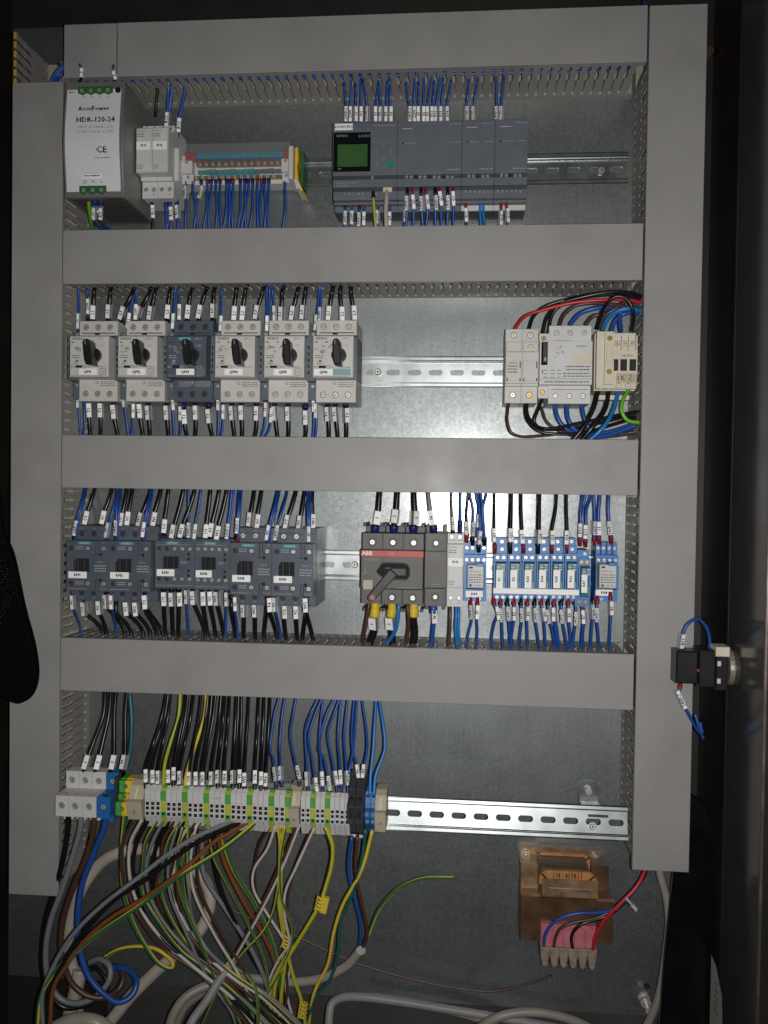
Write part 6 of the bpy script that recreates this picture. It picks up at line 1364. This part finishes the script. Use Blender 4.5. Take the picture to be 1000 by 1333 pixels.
# cables on the cabinet floor
wire('cable2',4.8,[(428,1360,70),(429,1322,62),(432,1307,56),(445,1299,48),(470,1298,40),(520,1304,34),(590,1315,30),(680,1330,30),(760,1345,30)],'cable bending over the lower edge of the plate',name='cable',cat='cable',n=14)
wire('cable',5.0,[(610,1350,60),(640,1328,62),(670,1319,60),(710,1319,58),(750,1330,56),(790,1350,50)],'cable arching up at the bottom right of centre',name='cable',cat='cable',n=14)
wire('cable',5.0,[(480,1297,16),(540,1306,16),(620,1325,18),(660,1345,20)],'cable lying behind the bent one on the floor',name='cable',cat='cable',n=12)
wire('cable',4.6,[(856,1120,26),(860,1140,30),(868,1170,32),(871,1200,34),(866,1250,34),(857,1300,32),(838,1345,28)],'cable running down from the right duct',name='cable',cat='cable',n=12)
wire('cablew',8.5,[(86,1370,44),(90,1325,42),(100,1285,38),(104,1262,34)],'thick sheathed cable rising from the lower left floor',name='cable',cat='cable',n=14)
wire('cablew',8.5,[(60,1345,70),(95,1329,72),(125,1331,72),(150,1350,66)],'thick cable crossing the lower left corner',name='cable',cat='cable',n=14)
wire('cable',5.5,[(218,1360,74),(224,1325,72),(240,1300,66),(262,1286,56),(290,1280,46)],'beige cable curving up behind the field wires',name='cable',cat='cable',n=12)

# ------------------------------------------------------------------ transformer
def transformer():
    o = P(735,1160,0); t = thing('transformer','rusty open-frame transformer with orange bobbin, lower right','transformer',o)
    S = lambda x,y,h: P(640+x/5,1080+y/5,h)[:2]
    q = [S(185,105,4),S(710,125,4),S(712,225,4),S(800,455,4),S(790,760,4),S(205,715,4),S(190,200,4)]
    b = MB('lamp_plate'); x0,z1 = S(185,108,4); x1,_ = S(712,125,4); _,z0 = S(400,235,4)
    b.box(x0,x1,z0-6,z1,1,4,None,.4); part('mounting_flange', b, t)
    for u,v in ((222,145),(672,170)):
        x,z = S(u,v,4); b = MB('steel'); b.cyl(x,z,4.6,4,5,'rail',14); b.cyl(x,z,3.4,5,8,'steel',12,2.6); b.box(x-2,x+2,z-.4,z+.4,7.9,8.2,'hole'); part('mounting_screw', b, t)
    # lamination stack
    xa,zt = S(195,430,52); xb,_ = S(795,455,52); _,zb = S(400,715,46)
    b = MB('lam'); n = 26
    part_z = (zt-zb)
    for i in range(n):
        h0 = 4+i*1.85; j = random.uniform(-.35,.35); b.box(xa+j,xb+j,zb+random.uniform(-.2,.2),zt,h0,h0+1.7)
    b.box(xa+.6,xb-.6,zb+.6,zt-.4,4,51,'lam'); part('lamination_stack', b, t)
    b = MB('lamp_plate'); xc,zc = S(215,415,54); xd,_ = S(325,430,54); b.box(xc,xd,zc-3,zc,52,54); xc,_ = S(690,450,54); xd,_ = S(800,460,54); b.box(xc,xd,zc-4.5,zc-2,52,54); part('clamp_bar', b, t)
    x2,z2 = S(190,215,30); x3,z3 = S(320,420,30); b = MB('lamp_plate'); b.box(x2,x3,z3,z2,3,32,None,.6); part('frame_limb', b, t)
    x2,z2 = S(650,235,30); x3,z3 = S(760,450,30); b = MB('lam'); b.box(x2,x3,z3,z2,3,30,None,.6); part('frame_limb', b, t)
    # bobbin: two flanges round a taped winding
    def flange(l,tp,r_,bt,h0,h1,nm):
        xa,z1 = S(l,tp,h1); xb,z0 = S(r_,bt,h1); c = 7
        b = MB('orange'); b.poly([(xa,z0),(xb,z0),(xb,z1-c),(xb-c*.6,z1-c*.2),(xb-c,z1),(xa+c,z1),(xa+c*.6,z1-c*.2),(xa,z1-c)],h0,h1,None,.5); fl = part(nm, b, t)
        b = MB('hole')
        for k in (.35,.48,.62): b.box(xa+(xb-xa)*k-1.2,xa+(xb-xa)*k+1.2,z1-7,z1-2.6,h1-.5,h1+.15,'wind')
        for sx,ex in ((xa+4,1),(xb-4,-1)): b.tube([(sx-ex*1.5,z1-4,h1),(sx+ex*3.5,z1-8.5,h1)],1.1,'hole',5)
        part('flange_slots', b, fl)
    flange(290,148,640,370,14,18,'bobbin_flange'); flange(312,265,682,375,56,60,'bobbin_flange')
    x2,z2 = S(305,195,36); x3,z3 = S(620,360,36)
    b = MB('wind'); pts = []
    b.box(x2,x3,z3-10,z2-2,18,56,'wind',3); part('winding', b, t)
    b = MB('orange')
    x2,z2 = S(405,285,60); 
    for k in range(10):
        x,z = S(405+k*20,300,60.3); b.box(x-.5,x+.5,z-4.2,z+3.4,59.8,60.4,'wind')
    part('flange_ribs', b, t)
    xa,z1 = S(330,325,64); xb,z0 = S(690,440,58); b = MB('lamp_plate'); b.box(xa,xb,z0,z1,50,63,'lamp_plate',.5); b.box(xa+8,xb-5,z0+7,z0+10,62,64.2,'edge'); part('core_bridge', b, t)
    # pink and pale connector block
    xa,z1 = S(322,620,62); xb,z0 = S(680,790,62)
    b = MB('pink'); w_ = (xb-xa)/5
    b.box(xa,xb,z0,z1,48,60,None,.8); cb = part('connector_block', b, t)
    for k in range(5):
        b = MB('pink'); b.poly([(xa+k*w_+.6,z0),(xa+(k+1)*w_-.6,z0),(xa+(k+1)*w_-.6,z1-4),(xa+(k+.5)*w_+2,z1-.8),(xa+(k+.5)*w_-2,z1-.8),(xa+k*w_+.6,z1-4)],60,62.5,'pink',.6); part('pink_cell', b, cb)
    _,zl = S(400,900,66)
    w6 = (xb-xa+1)/6
    for k in range(6):
        c = xa-.5+(k+.5)*w6; b = MB('palepink'); b.poly([(c-w6*.5,z0+3),(c-w6*.5,z0-5),(c-w6*.33,zl+3),(c-w6*.12,zl),(c+w6*.12,zl),(c+w6*.33,zl+3),(c+w6*.5,z0-5),(c+w6*.5,z0+3)],50,67,'palepink',1.2); part('pale_cell', b, cb)
    for k in (1,2,3,4): 
        c = xa-.5+k*w6; b = MB('hole'); b.tube([(c,z0-6,58),(c,zl+1-(k%2)*2,52)],1.6,'wblack' if k%2 else 'wbrown',6); part('wire_stub', b, cb)
transformer()
S = lambda pts,h: [(640+x/5,1080+y/5,hh) for (x,y),hh in zip(pts,h)]
TG = 'wires from the transformer connector to the right duct'
wire('wblue',1.9,S([(340,765),(348,690),(400,610),(480,565),(580,543),(700,540),(800,515),(880,450),(960,360),(1010,240)],[64,68,74,76,76,74,70,66,62,58]),'wire from the left cell of the pink connector',group=TG)
wire('wbrown',1.8,S([(405,770),(420,690),(460,635),(560,600),(700,570),(820,500),(900,420),(985,300),(1000,230)],[64,66,70,70,68,66,64,62,58]),'wire from the second cell of the pink connector',group=TG)
wire('wblack',1.8,S([(528,780),(520,700),(545,650),(600,610),(720,575),(830,510),(920,410),(1000,290),(1015,230)],[64,67,70,70,68,66,62,60,56]),'wire from the middle cell of the pink connector',group=TG)
wire('wred',2.0,S([(658,795),(672,710),(720,610),(790,530),(860,460),(920,400),(970,330),(1000,260),(1020,200)],[64,70,74,76,76,74,70,64,58]),'wire from the right cell of the pink connector',group=TG)
p = P(823,1178,72); zt = thing('cable_tie','pale nylon tie round the wires between transformer and right duct','cable tie',p)
b = MB('zip'); a = Vector(P(815,1169,80)); e = Vector(P(823,1178,80)); b.tube([tuple(a+(e-a)*k/6) for k in range(7)],1.5,'zip',6); part('strap', b, zt)
b = MB('zip'); c = P(825.5,1181,79); b.poly([(c[0]-4,c[1]+1),(c[0]-1,c[1]+4),(c[0]+4,c[1]-1),(c[0]+2,c[1]-5)],74,81,'zip',.6); d = P(829,1186,78); b.tube([(c[0],c[1],78),(d[0],d[1],78)],1.4,'zip',6); part('tie_head', b, zt)
# stud on the plate, lower right
p = P(838,1298,0); st = thing('earth_stud','threaded earth stud with nuts at the lower right of the plate','stud',p)
b = MB('steel'); b.cyl(p[0],p[1],7,0,2,'steel',6); b.cyl(p[0],p[1],6.5,8,13,'steel',6); part('nut', b, st)
b = MB('steel')
for k in range(14): b.cyl(p[0],p[1],3.6 if k%2 else 3.1,k*2.0,k*2.0+2,'steel',12)
part('threaded_rod', b, st)
p = P(842,1284,0); b = MB('hole'); b.cyl(p[0],p[1],3.6,.05,.2,'hole',14); solid('plate_hole', b, p, 'small dark hole in the plate above the earth stud','hole')

# ------------------------------------------------------------------ push-button back on the door
def button():
    Xd = 286; h = 108; z = P(948,868,h)[1]
    t = thing('push_button','black push-button contact block mounted on the dark door','push button',(Xd,z,h))
    def bx(nm,x0,x1,z0,z1,h0,h1,m_,c=.6,par=None): b = MB(m_); b.box(x0,x1,z+z0,z+z1,h+h0,h+h1,None,c); return part(nm,b,par or t)
    L_ = lambda px: P(px,868,h)[0]
    xa,xb,xc = L_(877),L_(906),L_(927)
    bx('contact_block',xa,xb-.5,-17,17,-11,11,'black',1.5)
    bx('contact_adapter',xb,xc,-20,19,-13,13,'black',1.2)
    bx('mounting_collar',xc,L_(942),-22,14,-14,15,'black',1)
    for zz in (-12,6): bx('collar_pin',L_(928),L_(932.5),zz-2.6,zz+2.6,13,17,'cream',.4)
    bx('latch_plate',L_(926),L_(944),13,23,-6,16,'cream',.8)
    b = MB('steel'); 
    vs=[];n=24
    for xx,rr in ((Xd-5,18),(Xd-1.5,19),(Xd-.2,19)):
        for k in range(n): an=2*math.pi*k/n; vs.append((xx,z+rr*math.cos(an),h+rr*math.sin(an)))
    fs=[(r_*n+k,r_*n+(k+1)%n,(r_+1)*n+(k+1)%n,(r_+1)*n+k) for r_ in range(2) for k in range(n)]+[tuple(range(n))]
    b.add(vs,fs,'ringm'); part('fixing_ring', b, t)
    bx('red_tab',xb-2,xb+1,-4,-1,10.5,12.5,'red',.2)
    return xa,z,h
xa,zb_,hb2 = button()
wire('wblue',1.7,[(923,852,100),(924,832,104),(919,815,110),(908,806,114),(896,812,116),(889,826,116),(886.5,840,114),(886,852,108)],'wire looping over the push-button block',(887.5,834),'B11','red',ferlen=7)
wire('wblue',1.6,[(912,940,92),(914,956,94),(905,945,102),(897,930,110),(888.5,915,114),(884.5,905,114),(885.5,895,112),(886,888,108)],'wire with marker hanging below the push-button block',(886.5,911),'24VDC','red',ferlen=7,mlen=20)
wire('wblue',1.5,[(905,930,90),(909,942,92),(916,962,94)],'short wire behind the marked one below the push-button')

# ------------------------------------------------------------------ dark things at the frame's edges
def slab(name,label,cat,px,h0,h1,m_,c=1.5):
    pts = [P(x,y,h1)[:2] for x,y in px]; b = MB(m_); b.poly(pts,h0,h1,None,c); o = P(px[0][0],px[0][1],h0)
    return solid(name,b,o,label,cat)
# hanging strap at the left: a thick padded flap, mesh above, smooth tip below
pts = []
for y,xr in ((600,-30),(640,-6),(680,-1),(700,4),(720,12),(750,19),(780,25),(805,31),(830,38),(855,43),(880,45),(900,41),(912,33),(917,22),(912,8),(900,-6),(880,-22)): pts.append((xr,y))
pts += [(-60,860),(-90,600)]
st = thing('strap','black padded strap with mesh weave hanging at the left edge','strap',P(10,880,235))
sp_ = spl([(x,y,0) for x,y in pts[:17]],4); b = MB('fabric'); b.poly([P(v[0],v[1],240)[:2] for v in sp_]+[P(x,y,240)[:2] for x,y in pts[17:]],230,240,None,2.0); part('padded_tip', b, st)
b = MB('fabric'); rr = random.Random(4)
for k in range(26):
    for j in range(16):
        y = 660+k*7+(j%2)*3.5; x = -6+j*2.6+k*.2
        lim = 4+(y-700)*.24 if y > 700 else 2
        if x < lim-2 and y < 815+(-x)*2.2: p = P(x,y,240.2); b.cyl(p[0],p[1],.55,240,240.6,'spark' if rr.random() < .45 else 'sheet',5,.2)
mo = part('mesh_weave', b, st); mo['kind'] = 'stuff'
# black film hanging beside the right duct
px = [(903,1036),(914,1043),(922,1050),(925,1062),(934,1074),(946,1082),(949,1110),(940,1180),(933,1260),(927,1350),(858,1350),(866,1250),(876,1150),(884,1080),(893,1040)]
slab('plastic_sheet','black plastic sheet hanging beside the lower end of the right duct','sheet',px,48,56,'sheet',2)
# paper sticker on the door
b = MB('paper'); 
a1 = [(285.7, z_, h_) for z_,h_ in ((P(945,1262,95)[1],66),(P(945,1266,95)[1],84),(P(948,1290,95)[1],106),(P(950,1345,95)[1]-30,116),(P(950,1345,95)[1]-30,66))]
b.add(a1,[tuple(range(5))],'paper'); b.add([(285.6,a1[1][1]-4-q*1,92+q2) for q,q2 in ((0,4),(8,4),(8,9),(0,9))],[(0,1,2,3)],'ink')
for k in range(5): b.add([(285.6,a1[1][1]-18-k*7-q,80+q2) for q,q2 in ((0,0),(2,0),(2,10+k),(0,10+k))],[(0,1,2,3)],'inkg')
solid('paper_sticker',b,(285.7,a1[4][1],104),'curled white paper sticker with print, low on the dark door','sticker')
# earth lug and blue tails glimpsed in the open top of the left duct
p = P(72,85,10); b = MB('steel'); b.cyl(p[0]+6,p[1],5,3,9,'steel',8); b.cyl(p[0]+6,p[1],2.5,9,14,'brass',8); solid('earth_lug',b,p,'small metal lug inside the open top of the left duct','lug')
for i in range(4): wire('wblue',1.6,[(64+i*3,112,40),(70+i*3,98,44+i*2),(80+i*2,86+i*2,46),(96,74+i*3,48)],'wire, %s from left in the open top of the left duct'%ORD[i],group='blue wires in the open top of the left duct')
# petrol wires squeezed past the ends of the ducts, upper right
wire('wblue',1.7,[(842,95,50),(841,70,66),(841.5,45,72),(842.5,20,66),(838,0,50)],'wire squeezed between the topmost duct and the right duct')
b = MB('lam'); p = P(926,62,-10); b.cyl(p[0],p[1],7,-24,-16,'lam',16,5); solid('grommet',b,p,'dim brownish grommet behind the right duct near the top','grommet')
